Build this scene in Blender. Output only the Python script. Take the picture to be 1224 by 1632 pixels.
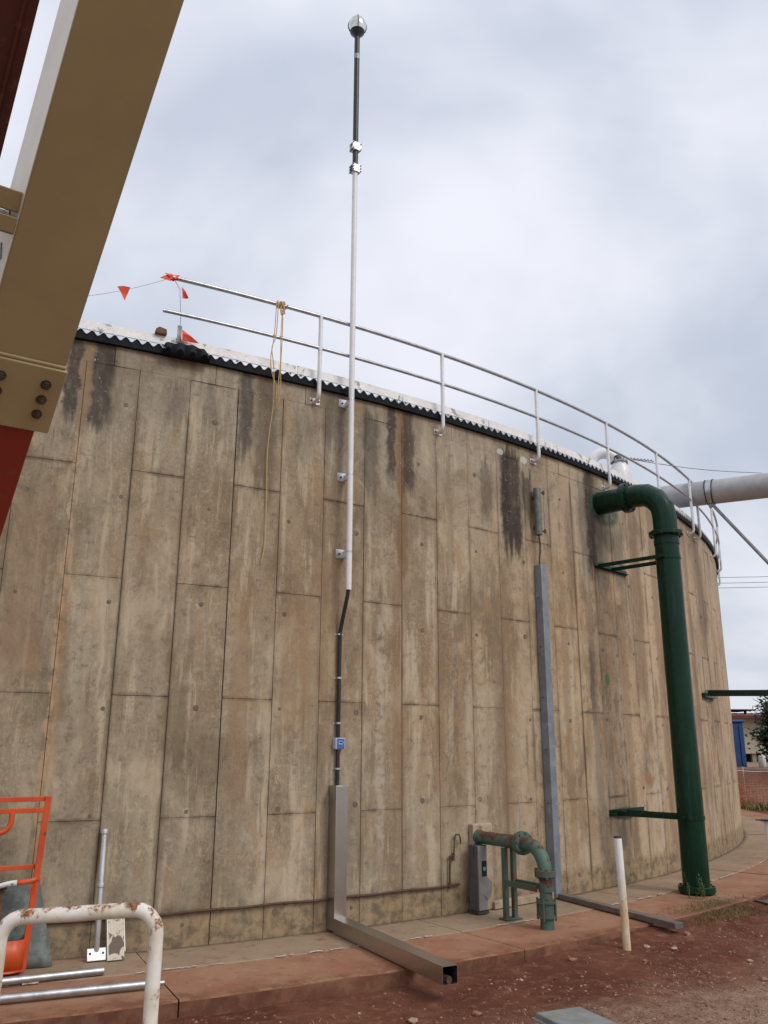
import bpy, math, random
from mathutils import Vector, Matrix, noise
random.seed(7)
PI = math.pi
for o in list(bpy.data.objects): bpy.data.objects.remove(o, do_unlink=True)
S = bpy.context.scene
COL = S.collection

# ------------------------------------------------------------------ camera, sky, sun, exposure
cam_d = bpy.data.cameras.new('camera'); cam = bpy.data.objects.new('camera', cam_d); COL.objects.link(cam)
cam_d.sensor_width = 36; cam_d.lens = 1342.4 / 1632 * 36; cam_d.clip_end = 2000; cam_d.clip_start = 0.05
PITCH, ROLL = 0.2701, 0.0046
cp, sp, cr, sr = math.cos(PITCH), math.sin(PITCH), math.cos(ROLL), math.sin(ROLL)
fw = Vector((0, cp, sp)); up0 = Vector((0, -sp, cp)); rt0 = Vector((1, 0, 0))
rt = rt0 * cr + up0 * sr; up = up0 * cr - rt0 * sr
cam.matrix_world = Matrix(((rt.x, up.x, -fw.x, 0), (rt.y, up.y, -fw.y, 0), (rt.z, up.z, -fw.z, 1.6), (0, 0, 0, 1)))
S.camera = cam
S.view_settings.view_transform = 'Standard'; S.view_settings.look = 'None'
S.view_settings.exposure = 0.0; S.view_settings.gamma = 1
SUN_DIR = Vector((0.62, -0.50, 0.74)).normalized()          # towards the sun, behind the cloud
sun_d = bpy.data.lights.new('sun', 'SUN'); sun_d.energy = 1.5; sun_d.angle = math.radians(25); sun_d.color = (1, .955, .88)
sun = bpy.data.objects.new('sun', sun_d); COL.objects.link(sun)
sun.rotation_euler = (-SUN_DIR).to_track_quat('-Z', 'Y').to_euler()

class NT:
    """short-hand for building node graphs"""
    def __init__(s, tree): s.t = tree; s.N = tree.nodes; s.K = tree.links
    def node(s, typ, **kw):
        n = s.N.new(typ)
        for k, v in kw.items(): setattr(n, k, v)
        return n
    def put(s, sock, v):
        if isinstance(v, bpy.types.NodeSocket): s.K.new(v, sock)
        elif v is not None:
            if isinstance(v, (tuple, list)) and len(v) == 3 and sock.type == 'RGBA': v = (*v, 1)
            sock.default_value = v
    def m(s, op, a, b=0.0, c=None, clamp=False):
        n = s.node('ShaderNodeMath', operation=op, use_clamp=clamp)
        s.put(n.inputs[0], a); s.put(n.inputs[1], b)
        if c is not None: s.put(n.inputs[2], c)
        return n.outputs[0]
    def mul(s, a, b): return s.m('MULTIPLY', a, b)
    def add(s, a, b): return s.m('ADD', a, b)
    def sub(s, a, b): return s.m('SUBTRACT', a, b)
    def ramp(s, v, lo, hi, a=0.0, b=1.0, lin=False):
        n = s.node('ShaderNodeMapRange', interpolation_type='LINEAR' if lin else 'SMOOTHSTEP', clamp=True)
        s.put(n.inputs[0], v)
        if lo > hi: lo, hi, a, b = hi, lo, b, a
        n.inputs[1].default_value = lo; n.inputs[2].default_value = hi
        n.inputs[3].default_value = a; n.inputs[4].default_value = b
        return n.outputs[0]
    def mix(s, f, a, b, blend='MIX'):
        n = s.node('ShaderNodeMix', data_type='RGBA', blend_type=blend, clamp_factor=True)
        s.put(n.inputs[0], f); s.put(n.inputs[6], a); s.put(n.inputs[7], b)
        return n.outputs[2]
    def xyz(s, x, y, z):
        n = s.node('ShaderNodeCombineXYZ')
        for k, v in enumerate((x, y, z)): s.put(n.inputs[k], v)
        return n.outputs[0]
    def scale(s, v, sc):
        n = s.node('ShaderNodeVectorMath', operation='MULTIPLY'); s.put(n.inputs[0], v); n.inputs[1].default_value = sc
        return n.outputs[0]
    def noise(s, v, sc=1.0, det=3.0, rough=.55, dist=0.0):
        n = s.node('ShaderNodeTexNoise'); s.put(n.inputs['Vector'], v)
        n.inputs['Scale'].default_value = sc; n.inputs['Detail'].default_value = det
        n.inputs['Roughness'].default_value = rough; n.inputs['Distortion'].default_value = dist
        return n.outputs[0]
    def voro(s, v, sc, feature='F1', rnd=1.0):
        n = s.node('ShaderNodeTexVoronoi', feature=feature); s.put(n.inputs['Vector'], v)
        n.inputs['Scale'].default_value = sc; n.inputs['Randomness'].default_value = rnd
        return n.outputs['Distance']
    def bump(s, h, strength=.3, dist=.01, normal=None):
        n = s.node('ShaderNodeBump'); n.inputs['Strength'].default_value = strength; n.inputs['Distance'].default_value = dist
        s.put(n.inputs['Height'], h)
        if normal is not None: s.put(n.inputs['Normal'], normal)
        return n.outputs[0]

W_ = bpy.data.worlds.new('World'); S.world = W_; W_.use_nodes = True
wt = NT(W_.node_tree); W_.node_tree.nodes.clear()
sky = wt.node('ShaderNodeTexSky', sky_type='NISHITA'); sky.sun_disc = False
sky.sun_elevation = math.asin(SUN_DIR.z); sky.sun_rotation = math.atan2(SUN_DIR.x, SUN_DIR.y)
sky.air_density = 1.5; sky.dust_density = 3.0
tc = wt.node('ShaderNodeTexCoord').outputs['Generated']
sx = wt.node('ShaderNodeSeparateXYZ'); wt.put(sx.inputs[0], tc)
zc = wt.m('MAXIMUM', sx.outputs[2], 0.0)
den = wt.add(zc, 0.35)                                       # flattens the cloud deck towards the horizon
pv = wt.xyz(wt.m('DIVIDE', sx.outputs[0], den), wt.m('DIVIDE', sx.outputs[1], den), 0.0)
n1 = wt.noise(pv, 1.35, 5, .52, .35)
n2 = wt.noise(wt.xyz(wt.add(sx.outputs[0], 3.1), sx.outputs[1], wt.mul(sx.outputs[2], 1.6)), 2.6, 4, .5, .3)
cl = wt.ramp(wt.add(wt.mul(n1, .60), wt.mul(n2, .40)), .37, .60)
lift = wt.ramp(sx.outputs[2], 0.0, .85, 0.0, 1.0, True)
dark = wt.mix(lift, (5.2, 5.8, 6.85), (6.15, 6.7, 8.0)); lite = wt.mix(lift, (8.1, 8.35, 9.2), (9.9, 10.0, 10.9))
clouds = wt.mix(cl, dark, lite)
final = wt.mix(.94, sky.outputs[0], clouds)                 # a closed overcast deck, thin enough to tint
bg = wt.node('ShaderNodeBackground'); wt.put(bg.inputs[0], final); bg.inputs[1].default_value = 0.1
wo = wt.node('ShaderNodeOutputWorld'); wt.K.new(bg.outputs[0], wo.inputs[0])

# ------------------------------------------------------------------ tank geometry constants
CX, CY, R = -10.2202, 23.8807, 18.395
TH0, DTH = 0.4193, 0.02604
PW = R * DTH
def ang(i): return TH0 + DTH * i
def Wp(i, off, z):
    a = ang(i); return Vector((CX + (R + off) * math.sin(a), CY - (R + off) * math.cos(a), z))

# ------------------------------------------------------------------ materials
MATS = {}
def mat_base(name):
    m = bpy.data.materials.new(name); m.use_nodes = True
    nt = NT(m.node_tree); b = m.node_tree.nodes['Principled BSDF']; MATS[name] = m
    return m, nt, b
def pos(nt): return nt.node('ShaderNodeNewGeometry').outputs['Position']
def mat(name, c1, c2=None, rough=.6, metal=0.0, sc=6.0, lo=.35, hi=.65, bump=0.0, bsc=40.0, c3=None, c3lo=.6, c3hi=.7, c3sc=9.0, stretch=(1, 1, 1), spec=.5, rvar=.12):
    m, nt, b = mat_base(name)
    p = nt.scale(pos(nt), stretch)
    n = nt.noise(p, sc, 5, .6)
    col = nt.mix(nt.ramp(n, lo, hi), c1, c2 or c1)
    fine = nt.noise(p, sc * 9, 3, .6)
    col = nt.mix(nt.ramp(fine, .3, .75, 0, .22), col, tuple(x * .55 for x in c1))
    if c3:
        n3 = nt.noise(nt.scale(p, (1, 1, 1)), c3sc, 6, .65, .4)
        f3 = nt.ramp(n3, c3lo, c3hi); col = nt.mix(f3, col, c3)
    nt.put(b.inputs['Base Color'], col)
    nt.put(b.inputs['Roughness'], nt.ramp(fine, .2, .8, max(.02, rough - rvar), min(1, rough + rvar)))
    b.inputs['Metallic'].default_value = metal; b.inputs['Specular IOR Level'].default_value = spec
    if bump: nt.put(b.inputs['Normal'], nt.bump(nt.add(nt.noise(p, bsc, 4, .6), nt.mul(n, .6)), bump, .006))
    return m

def wall_material():
    m, nt, b = mat_base('concrete_wall')
    P = pos(nt); sp_ = nt.node('ShaderNodeSeparateXYZ'); nt.put(sp_.inputs[0], P)
    a = nt.m('ARCTAN2', nt.sub(sp_.outputs[0], CX), nt.sub(CY, sp_.outputs[1]))
    u = nt.m('DIVIDE', nt.sub(a, TH0), DTH); z = sp_.outputs[2]
    um = nt.mul(u, PW)
    V = nt.xyz(um, z, 0.0)
    Vs = nt.xyz(nt.mul(um, 1.0), nt.mul(z, .22), 0.0)       # stretched down the wall
    Vl = nt.xyz(nt.mul(um, 1.0), nt.mul(z, .09), 3.0)
    rnd = nt.node('ShaderNodeObjectInfo').outputs['Random']
    big = nt.noise(nt.xyz(nt.mul(um, 1), nt.mul(z, .8), 7.0), .55, 3, .5)
    st1 = nt.noise(Vs, 2.6, 6, .6, .2); st2 = nt.noise(Vl, 7.5, 6, .65, .25)
    st3 = nt.noise(nt.xyz(um, nt.mul(z, .12), 11.0), 4.0, 5, .6, .2)
    mot = nt.noise(V, 9.0, 8, .68, .3); fin = nt.noise(V, 70.0, 4, .6)
    grey = (.328, .280, .203); brown = (.340, .229, .127); pale = (.505, .418, .295)
    midz = nt.mul(nt.ramp(z, 4.6, 3.4), nt.ramp(z, .9, 2.2))
    fb = nt.m('ADD', nt.mul(nt.ramp(big, .38, .62), .55), nt.mul(midz, .42), clamp=True)
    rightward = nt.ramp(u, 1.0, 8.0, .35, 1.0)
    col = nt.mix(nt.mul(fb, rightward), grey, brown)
    col = nt.mix(nt.ramp(u, 5.0, 17.0, 0, .74), col, (.59, .425, .270))  # tan towards the right, with the sunlit side's brightness put into the colour
    col = nt.mix(nt.ramp(st1, .44, .66, 0, .75), col, (.225, .158, .094))
    col = nt.mix(nt.ramp(st2, .52, .64, 0, .8), col, pale)
    col = nt.mix(nt.ramp(st3, .54, .66, 0, .5), col, (.215, .155, .10))
    col = nt.mix(nt.mul(nt.ramp(z, 3.9, 4.7), nt.ramp(mot, .3, .7, .15, .6)), col, (.30, .272, .225))
    # blotches: pale bloom and dark pitting
    col = nt.mix(nt.ramp(mot, .54, .70, 0, .55), col, pale)
    col = nt.mix(nt.ramp(mot, .47, .34, 0, .6), col, (.165, .130, .098))
    spk = nt.noise(nt.xyz(um, nt.mul(z, .7), 31.0), 34.0, 5, .7); reg = nt.noise(nt.xyz(um, nt.mul(z, .5), 41.0), 1.7, 4, .6)
    col = nt.mix(nt.mul(nt.ramp(spk, .53, .62), nt.ramp(reg, .42, .62, .05, .45)), col, (.47, .405, .31))
    col = nt.mix(nt.mul(nt.ramp(spk, .46, .38), nt.ramp(reg, .60, .38, .1, .45)), col, (.15, .12, .085))
    # web-like lime bloom
    Vd = nt.node('ShaderNodeVectorMath', operation='ADD'); nt.put(Vd.inputs[0], V)
    nz = nt.node('ShaderNodeTexNoise'); nt.put(nz.inputs['Vector'], V); nz.inputs['Scale'].default_value = 6; nz.inputs['Detail'].default_value = 4
    nt.put(Vd.inputs[1], nt.scale(nz.outputs[1], (.22, .22, .0)))
    web = nt.voro(nt.scale(Vd.outputs[0], (1, .8, 1)), 15.0, 'DISTANCE_TO_EDGE')
    wmask = nt.mul(nt.ramp(nt.noise(V, 1.1, 4, .6), .50, .66), nt.mul(nt.ramp(z, 4.3, 3.8), nt.ramp(mot, .40, .58)))
    col = nt.mix(nt.mul(nt.ramp(web, .055, .01), nt.mul(wmask, .75)), col, (.50, .44, .34))
    bl = nt.noise(nt.xyz(um, nt.mul(z, .55), 51.0), 2.2, 7, .68, .5)
    col = nt.mix(nt.ramp(bl, .53, .66, 0, .6), col, pale); col = nt.mix(nt.ramp(bl, .47, .35, 0, .65), col, (.195, .150, .092))
    bl2 = nt.noise(nt.xyz(um, nt.mul(z, .4), 61.0), 3.4, 6, .66, .4)
    col = nt.mix(nt.ramp(bl2, .54, .67, 0, .55), col, (.36, .225, .110))
    dr1 = nt.noise(nt.xyz(um, nt.mul(z, .07), 81.0), 17.0, 6, .7, .3); dr2 = nt.noise(nt.xyz(um, nt.mul(z, .5), 87.0), 2.0, 4, .6)
    col = nt.mix(nt.mul(nt.ramp(dr1, .54, .64), nt.ramp(dr2, .46, .64, .0, .6)), col, (.54, .455, .315))
    col = nt.mix(nt.mul(nt.ramp(dr1, .45, .35), nt.ramp(dr2, .54, .36, .0, .7)), col, (.19, .135, .080))
    sp3 = nt.noise(nt.xyz(um, nt.mul(z, .55), 91.0), 62.0, 4, .7)
    col = nt.mix(nt.mul(nt.ramp(sp3, .52, .66), nt.ramp(reg, .44, .64, .04, .5)), col, (.52, .44, .315))
    col = nt.mix(nt.mul(nt.ramp(sp3, .46, .34), nt.ramp(reg, .56, .34, .04, .55)), col, (.14, .105, .068))
    big2 = nt.noise(nt.xyz(um, nt.mul(z, .9), 97.0), .95, 5, .6, .4)
    col = nt.mix(nt.ramp(big2, .53, .66, 0, .6), col, nt.mix(1.0, col, (.66, .62, .58), 'MULTIPLY'))
    # each cast panel a little different
    col = nt.mix(nt.ramp(rnd, 0, 1, 0, .22, True), col, nt.mix(1.0, col, (.62, .60, .57), 'MULTIPLY'))
    # grime creeping from the cast joints
    fr = nt.m('ABSOLUTE', nt.sub(nt.m('FRACT', nt.add(u, .5)), .5))
    jn = nt.noise(nt.xyz(um, nt.mul(z, .5), 21.0), 3.2, 6, .65)
    col = nt.mix(nt.mul(nt.ramp(nt.sub(fr, nt.mul(jn, .13)), .03, -.06), nt.ramp(jn, .40, .62, 0, .6)), col, (.17, .12, .075))
    par = nt.m('MODULO', nt.add(nt.m('FLOOR', u), 100.0), 2.0)
    hz = nt.mul(nt.m('ABSOLUTE', nt.sub(nt.m('FRACT', nt.add(nt.mul(nt.sub(z, par), .5), .0)), .5)), 2.0)
    hn = nt.noise(nt.xyz(nt.mul(um, 1.0), nt.mul(z, 1.5), 27.0), 5.5, 6, .7)
    col = nt.mix(nt.mul(nt.mul(nt.ramp(nt.sub(hz, nt.mul(hn, .05)), .010, -.024), nt.ramp(hn, .40, .60, .05, .8)), nt.ramp(z, 4.5, 4.3)), col, (.13, .095, .065))
    # damp, ochre foot of the wall
    foot = nt.ramp(nt.add(z, nt.mul(nt.noise(V, 4.0, 5, .6), .22)), .42, .30)
    col = nt.mix(nt.mul(foot, .75), col, nt.mix(nt.ramp(mot, .38, .6), (.135, .10, .06), (.33, .235, .13)))
    # runs below the eave, each with its own place, width and length
    wob = nt.sub(nt.noise(nt.xyz(um, nt.mul(z, 1.2), 5.0), 5.0, 5, .65), .5)
    wob2 = nt.sub(nt.noise(nt.xyz(um, z, 9.0), 3.0, 5, .65), .5)
    uw = nt.add(u, nt.mul(wob, .35)); zw = nt.add(z, nt.add(nt.mul(wob2, .55), nt.mul(nt.sub(nt.noise(nt.xyz(um, nt.mul(z, .1), 71.0), 22, 4, .6), .5), .9)))
    gr = nt.ramp(nt.noise(nt.xyz(um, nt.mul(z, .35), 2.0), 14, 6, .7), .28, .55, .70, 1)
    K = (.040, .033, .027); B = (.20, .115, .055); G = (.15, .14, .125)
    for (u0, hw, zb, zt, s_, c_) in (
        (3.0, .013, -.1, 5.0, .85, (.07, .052, .037)), (1.0, .026, .4, 4.3, .6, (.12, .085, .055)), (2.0, .025, .1, 4.6, .6, (.12, .09, .06)), (6.0, .014, .2, 4.6, .5, (.14, .1, .065)), (13.0, .03, .1, 4.9, .6, (.12, .08, .05)), (7.0, .014, .1, 3.4, .6, (.14, .085, .045)),
        (-.22, .13, 4.30, 5.4, .85, K), (.30, .20, 4.30, 5.4, .85, K), (.03, .10, 4.2, 5.4, .8, (.27, .18, .10)),
        (3.18, .15, 4.25, 5.4, .75, K), (3.62, .22, 3.9, 5.4, .7, (.12, .085, .055)), (1.75, .2, 4.5, 4.95, .35, K), (2.4, .25, 4.5, 4.9, .3, K),
        (5.25, .25, 4.5, 5.4, .45, K), (6.15, .20, 4.1, 5.0, .6, K), (6.72, .12, 4.35, 5.4, .85, K), (7.02, .13, 3.3, 5.4, .8, B), (7.18, .14, 4.2, 5.4, .8, K),
        (4.5, .25, 4.4, 4.9, .25, K), (9.62, .22, 4.05, 4.72, .5, K), (8.4, .1, 3.2, 4.6, .4, (.17, .12, .08)),
        (10.33, .19, 3.85, 5.08, 1.0, K), (10.66, .20, 3.75, 5.1, 1.0, (.065, .048, .036)), (10.5, .34, 3.78, 4.25, .7, K),
        (11.12, .22, 4.25, 4.78, .75, K), (12.9, .18, 3.2, 4.6, .5, (.17, .12, .085)),
        (13.55, .16, 3.6, 4.9, .55, G), (13.95, .24, 3.65, 5.15, 1.0, (.06, .045, .034)), (14.5, .35, 3.5, 4.6, .55, (.13, .12, .10)), (15.4, .3, 3.6, 4.5, .5, G),
        (16.4, .3, 2.2, 5.3, .65, (.20, .13, .08)), (12.4, .14, .2, 3.6, .5, (.24, .155, .09)), (15.3, .16, .2, 3.0, .5, (.24, .155, .09)), (19.0, .2, .2, 4.9, .5, (.24, .16, .095)), (8.0, .12, .5, 3.0, .4, (.25, .16, .09)), (10.1, .16, .3, 3.6, .5, (.24, .155, .085)), (5.2, .3, 1.9, 3.3, .45, (.28, .175, .09)), (4.5, .3, 1.8, 3.0, .4, (.30, .185, .095)), (13.62, .16, .2, 3.4, .45, (.15, .12, .095)), (13.55, .10, 1.9, 2.75, .7, (.10, .09, .08)),
        (17.7, .22, .2, 5.0, .6, (.22, .145, .088)), (20.9, .22, .4, 5.2, .55, (.22, .145, .088)), (22.6, .3, 3.0, 5.2, .4, (.2, .14, .09)),
        (9.9, .2, .0, 3.2, .45, (.2, .14, .09)), (6.9, .14, .6, 3.3, .5, (.24, .15, .08)), (3.35, .2, 1.0, 3.0, .45, (.27, .17, .09)), (-.6, .3, 2.0, 3.6, .4, (.27, .17, .1))):
        msk = nt.mul(nt.ramp(nt.m('ABSOLUTE', nt.sub(nt.add(u, nt.mul(wob, .35 if hw > .05 else .03)), u0)), hw * 1.45, hw * .6), nt.mul(nt.ramp(zw, zb - .12, zb + .22), nt.ramp(zw, zt + .12, zt - .05)))
        col = nt.mix(nt.mul(nt.mul(msk, gr), s_), col, c_)
    # pale lime and rust bleeding out of one joint, bleached drip marks
    for (u0, hw, zb, zt, s_, c_) in ((.0, .06, .7, 4.25, .75, (.48, .36, .24)), (.05, .13, .6, 3.3, .45, (.42, .25, .12)), (6.45, .13, .5, 2.95, .6, (.47, .41, .33)),
                                     (7.3, .1, .4, 2.6, .4, (.46, .39, .30)), (9.25, .16, .5, 2.9, .45, (.50, .41, .30)), (11.75, .18, .3, 3.2, .5, (.52, .41, .28)), (8.85, .12, .4, 2.4, .4, (.5, .42, .32)),
                                     (14.9, .14, .9, 2.9, .4, (.5, .43, .34)), (16.9, .2, .3, 2.6, .4, (.52, .44, .34)), (.4, .2, 1.4, 3.0, .35, (.46, .40, .31)), (1.8, .14, 1.6, 4.0, .3, (.46, .40, .31))):
        msk = nt.mul(nt.ramp(nt.m('ABSOLUTE', nt.sub(uw, u0)), hw, hw * .35), nt.mul(nt.ramp(zw, zb - .1, zb + .3), nt.ramp(zw, zt + .1, zt - .2)))
        col = nt.mix(nt.mul(nt.mul(msk, nt.ramp(mot, .36, .55)), s_), col, c_)
    # white lime spots at the runs, green paint drips and faded red spray marks
    sp2 = nt.noise(V, 34, 3, .6)
    lime = nt.mul(nt.ramp(sp2, .64, .70), nt.mul(nt.ramp(z, 3.9, 4.3), nt.ramp(nt.m('ABSOLUTE', nt.sub(nt.m('FRACT', nt.m('DIVIDE', nt.sub(u, .05 - 1.73), 3.46)), .5)), .14, .05)))
    col = nt.mix(nt.mul(lime, .7), col, (.55, .53, .48))
    def blot(u0, z0, ru, rz, c_, s_, lo=.4, hi=.6):
        nonlocal col
        du = nt.m('DIVIDE', nt.sub(nt.add(u, nt.mul(wob, .15)), u0), ru); dz = nt.m('DIVIDE', nt.sub(nt.add(z, nt.mul(wob2, .08)), z0), rz)
        d = nt.m('SQRT', nt.add(nt.mul(du, du), nt.mul(dz, dz)))
        col = nt.mix(nt.mul(nt.mul(nt.ramp(d, 1.0, .7), nt.ramp(mot, lo - .12, hi - .08)), s_), col, c_)
    blot(14.75, 4.74, .95, .30, (.02, .07, .045), .8)
    blot(14.9, 4.3, .35, .20, (.03, .07, .05), .5)
    blot(14.30, 2.42, .13, .09, (.10, .19, .06), .85, .3, .42)
    blot(14.7, .80, .8, .09, (.02, .07, .045), .7); blot(14.8, 3.93, .7, .05, (.02, .07, .045), .6); blot(22.3, 2.38, .9, .12, (.03, .07, .05), .7)
    blot(14.6, .55, .25, .2, (.12, .12, .10), .6)
    for (u0, z0, ru, rz) in ((16.25, 1.20, .26, .075), (20.4, 1.36, .42, .13), (22.05, 1.42, .10, .13), (22.45, 1.44, .10, .13), (22.1, 1.10, .2, .05), (22.2, .62, .16, .03)):
        blot(u0, z0, ru, rz, (.42, .12, .06), .5, .42, .6)
    blot(11.05, 5.02, .16, .06, (.55, .55, .50), .8, .2, .3); blot(10.15, 5.03, .14, .05, (.5, .52, .46), .8, .2, .3)
    nt.put(b.inputs['Base Color'], col)
    nt.put(b.inputs['Roughness'], nt.ramp(mot, .3, .7, .78, .95)); b.inputs['Specular IOR Level'].default_value = .3
    pits = nt.ramp(nt.voro(V, 26.0), .10, .03)
    h = nt.add(nt.mul(mot, 1.0), nt.sub(nt.mul(fin, .25), nt.mul(nt.mul(pits, nt.ramp(big, .45, .55)), .5)))
    nt.put(b.inputs['Normal'], nt.bump(h, .45, .008))
    return m
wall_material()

def rust_paint(name, paint, rust=(.10, .035, .018), amt=.55, sc=9.0, rough=.45, top=0.0, paint2=None, rust2=(.20, .07, .03)):
    m, nt, b = mat_base(name)
    g = nt.node('ShaderNodeNewGeometry'); P = g.outputs['Position']
    n = nt.noise(P, sc, 7, .68, .3); f = nt.noise(P, sc * 7, 4, .6)
    nz = nt.node('ShaderNodeSeparateXYZ'); nt.put(nz.inputs[0], g.outputs['Normal'])
    v = nt.add(nt.add(n, nt.mul(nt.sub(f, .5), .15)), nt.mul(nz.outputs[2], top))
    col = nt.mix(nt.ramp(nt.noise(P, sc * .5, 4, .6), .35, .65), paint, paint2 or tuple(x * .8 for x in paint))
    rim = nt.ramp(v, amt - .05, amt + .01); core = nt.ramp(v, amt, amt + .03)
    col = nt.mix(nt.mul(rim, .6), col, rust2); col = nt.mix(core, col, nt.mix(nt.ramp(f, .35, .65), rust, rust2))
    nt.put(b.inputs['Base Color'], col); nt.put(b.inputs['Roughness'], nt.ramp(v, amt - .02, amt + .02, rough, .92))
    nt.put(b.inputs['Normal'], nt.bump(nt.add(nt.mul(core, -.6), nt.mul(f, .4)), .35, .003))
    return m

mat('white_pipe', (.80, .80, .79), (.74, .74, .73), .4, .0, 5, bump=.03)
mat('galvanised', (.55, .56, .57), (.40, .41, .42), .38, .85, 14, bump=.04)
mat('galvanised_dull', (.36, .37, .38), (.24, .25, .26), .55, .5, 9, bump=.05)
mat('pipe_grey', (.44, .44, .44), (.36, .36, .36), .6, .1, 4, bump=.05)
mat('gauge_grey', (.13, .14, .13), (.20, .21, .195), .6, .2, 16, bump=.06)
mat('duct_brown', (.19, .17, .15), (.14, .125, .11), .6, .2, 7, c3=(.26, .16, .11), c3lo=.52, c3hi=.64, bump=.05)
mat('aluminium', (.72, .72, .72), (.58, .58, .58), .33, .8, 12, bump=.03)
mat('rail_white', (.80, .80, .80), (.70, .70, .71), .38, .15, 10, bump=.02)
mat('stainless', (.52, .505, .48), (.47, .455, .43), .34, 1.0, .8, rvar=.05)
mat('grey_steel', (.25, .28, .315), (.19, .215, .245), .5, .25, 7, c3=(.33, .355, .38), c3lo=.55, c3hi=.7, bump=.05)
mat('black_rubber', (.012, .012, .013), (.022, .021, .020), .45, 0, 10)
mat('roof_dark', (.006, .008, .012), (.012, .015, .020), .6, .0, 8, bump=.06, spec=.15)
mat('roof_sheet', (.52, .55, .60), (.42, .45, .50), .45, .5, 6, bump=.04)
mat('toe_white', (.82, .81, .79), (.74, .72, .69), .6, 0, 3.0, c3=(.34, .31, .26), c3lo=.56, c3hi=.62, c3sc=5.0, bump=.08)
mat('dome_chrome', (.75, .75, .74), (.62, .62, .60), .18, .9, 4)
rust_paint('green_gloss', (.0035, .032, .016), (.02, .015, .01), .80, 7, .24, 0, (.0025, .023, .011))
def weather_green():
    m = MATS['green_gloss']; nt = NT(m.node_tree); b = m.node_tree.nodes['Principled BSDF']; b.inputs['Specular IOR Level'].default_value = .25
    src = b.inputs['Base Color'].links[0].from_socket; g_ = nt.node('ShaderNodeNewGeometry'); P = g_.outputs['Position']
    nz = nt.node('ShaderNodeSeparateXYZ'); nt.put(nz.inputs[0], g_.outputs['Normal'])
    run = nt.noise(nt.scale(P, (9, 9, .8)), 2.2, 6, .65); dst = nt.noise(P, 5, 6, .7)
    col = nt.mix(nt.ramp(run, .52, .68, 0, .55), src, (.014, .058, .032)); col = nt.mix(nt.mul(nt.ramp(nz.outputs[2], .2, .9), nt.ramp(dst, .40, .62, .15, .6)), col, (.07, .095, .075))
    col = nt.mix(nt.ramp(nt.noise(P, 24, 5, .7), .66, .70, 0, .7), col, (.05, .032, .02))
    nt.put(b.inputs['Base Color'], col); nt.put(b.inputs['Roughness'], nt.ramp(run, .35, .65, .20, .42))
    nt.put(b.inputs['Normal'], nt.bump(nt.add(nt.noise(P, 90, 2, .5), nt.mul(dst, .8)), .12, .004))
weather_green()
rust_paint('pale_green', (.075, .155, .118), (.075, .030, .018), .545, 7, .6, .075, (.055, .115, .09), (.14, .06, .035))
rust_paint('green_stand', (.075, .12, .09), (.07, .04, .022), .60, 9, .65, 0, (.055, .09, .068))
def post_material():
    m, nt, b = mat_base('post_white'); P = pos(nt); s_ = nt.node('ShaderNodeSeparateXYZ'); nt.put(s_.inputs[0], P)
    n = nt.noise(P, 9, 6, .65); f = nt.noise(nt.scale(P, (1, 1, .4)), 26, 5, .7)
    st = nt.ramp(nt.add(s_.outputs[2], nt.mul(nt.sub(n, .5), .5)), .62, .22)            # soil and rust splashed up the foot
    col = nt.mix(nt.mul(st, nt.ramp(f, .3, .6, .5, 1)), (.80, .79, .76), (.60, .45, .24))
    col = nt.mix(nt.ramp(f, .62, .68, 0, .8), col, (.16, .07, .03))
    nt.put(b.inputs['Base Color'], col); b.inputs['Roughness'].default_value = .5
post_material()
rust_paint('hoop_paint', (.76, .73, .66), (.075, .022, .014), .60, 12, .42, .10, (.60, .53, .42), (.34, .17, .08))
rust_paint('post_paint', (.70, .67, .59), (.12, .06, .03), .68, 10, .5, 0, (.60, .50, .33), (.45, .28, .12))
rust_paint('orange_paint', (.60, .085, .018), (.16, .03, .015), .66, 8, .42, 0, (.48, .065, .016))
rust_paint('red_oxide', (.32, .034, .013), (.16, .022, .012), .64, 3, .5, 0, (.25, .026, .012))
rust_paint('brown_red', (.10, .02, .016), (.06, .014, .012), .6, 4, .55, 0, (.08, .018, .014))
rust_paint('cream_shaded', (.375, .295, .155), (.2, .14, .07), .80, 4, .5, 0, (.34, .265, .135))  # the beam's cream, darkened in colour for its shaded underside
rust_paint('cream_pale', (.76, .73, .66), (.35, .25, .12), .78, 3, .5, 0, (.62, .57, .46))
mat('bolt_steel', (.07, .055, .05), (.12, .09, .075), .5, .5, 30)
mat('rusty_pipe', (.075, .042, .028), (.12, .065, .04), .8, .1, 20, bump=.15)
mat('plinth_concrete', (.44, .36, .27), (.35, .26, .17), .9, 0, 7, c3=(.30, .16, .08), c3lo=.55, c3hi=.68, c3sc=9, bump=.4)
mat('meter_grey', (.085, .092, .096), (.12, .125, .125), .5, .3, 6, bump=.04)
mat('meter_side', (.25, .24, .225), (.31, .295, .27), .6, .2, 6, bump=.04)
mat('void_black', (.006, .006, .006), (.01, .01, .01), .8)
mat('gauge_glass', (.05, .30, .27), (.08, .40, .36), .2, 0, 30)
mat('box_grey', (.50, .52, .55), (.46, .48, .50), .5, 0, 9)
mat('box_blue', (.04, .12, .42), (.05, .15, .48), .4, 0, 20)
mat('box_blue_light', (.30, .48, .75), (.25, .42, .7), .4, 0, 20)
mat('rope_yellow', (.60, .44, .22), (.48, .33, .15), .8, 0, 60, bump=.2, bsc=200)
mat('flag_orange', (.80, .085, .035), (.70, .07, .03), .6, 0, 20)
mat('string_grey', (.35, .35, .36), (.3, .3, .3), .8)
mat('sheet_galv', (.10, .12, .11), (.17, .19, .175), .7, .0, 10, lo=.42, hi=.58, c3=(.09, .11, .10), c3lo=.58, c3hi=.66, bump=.05)
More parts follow.
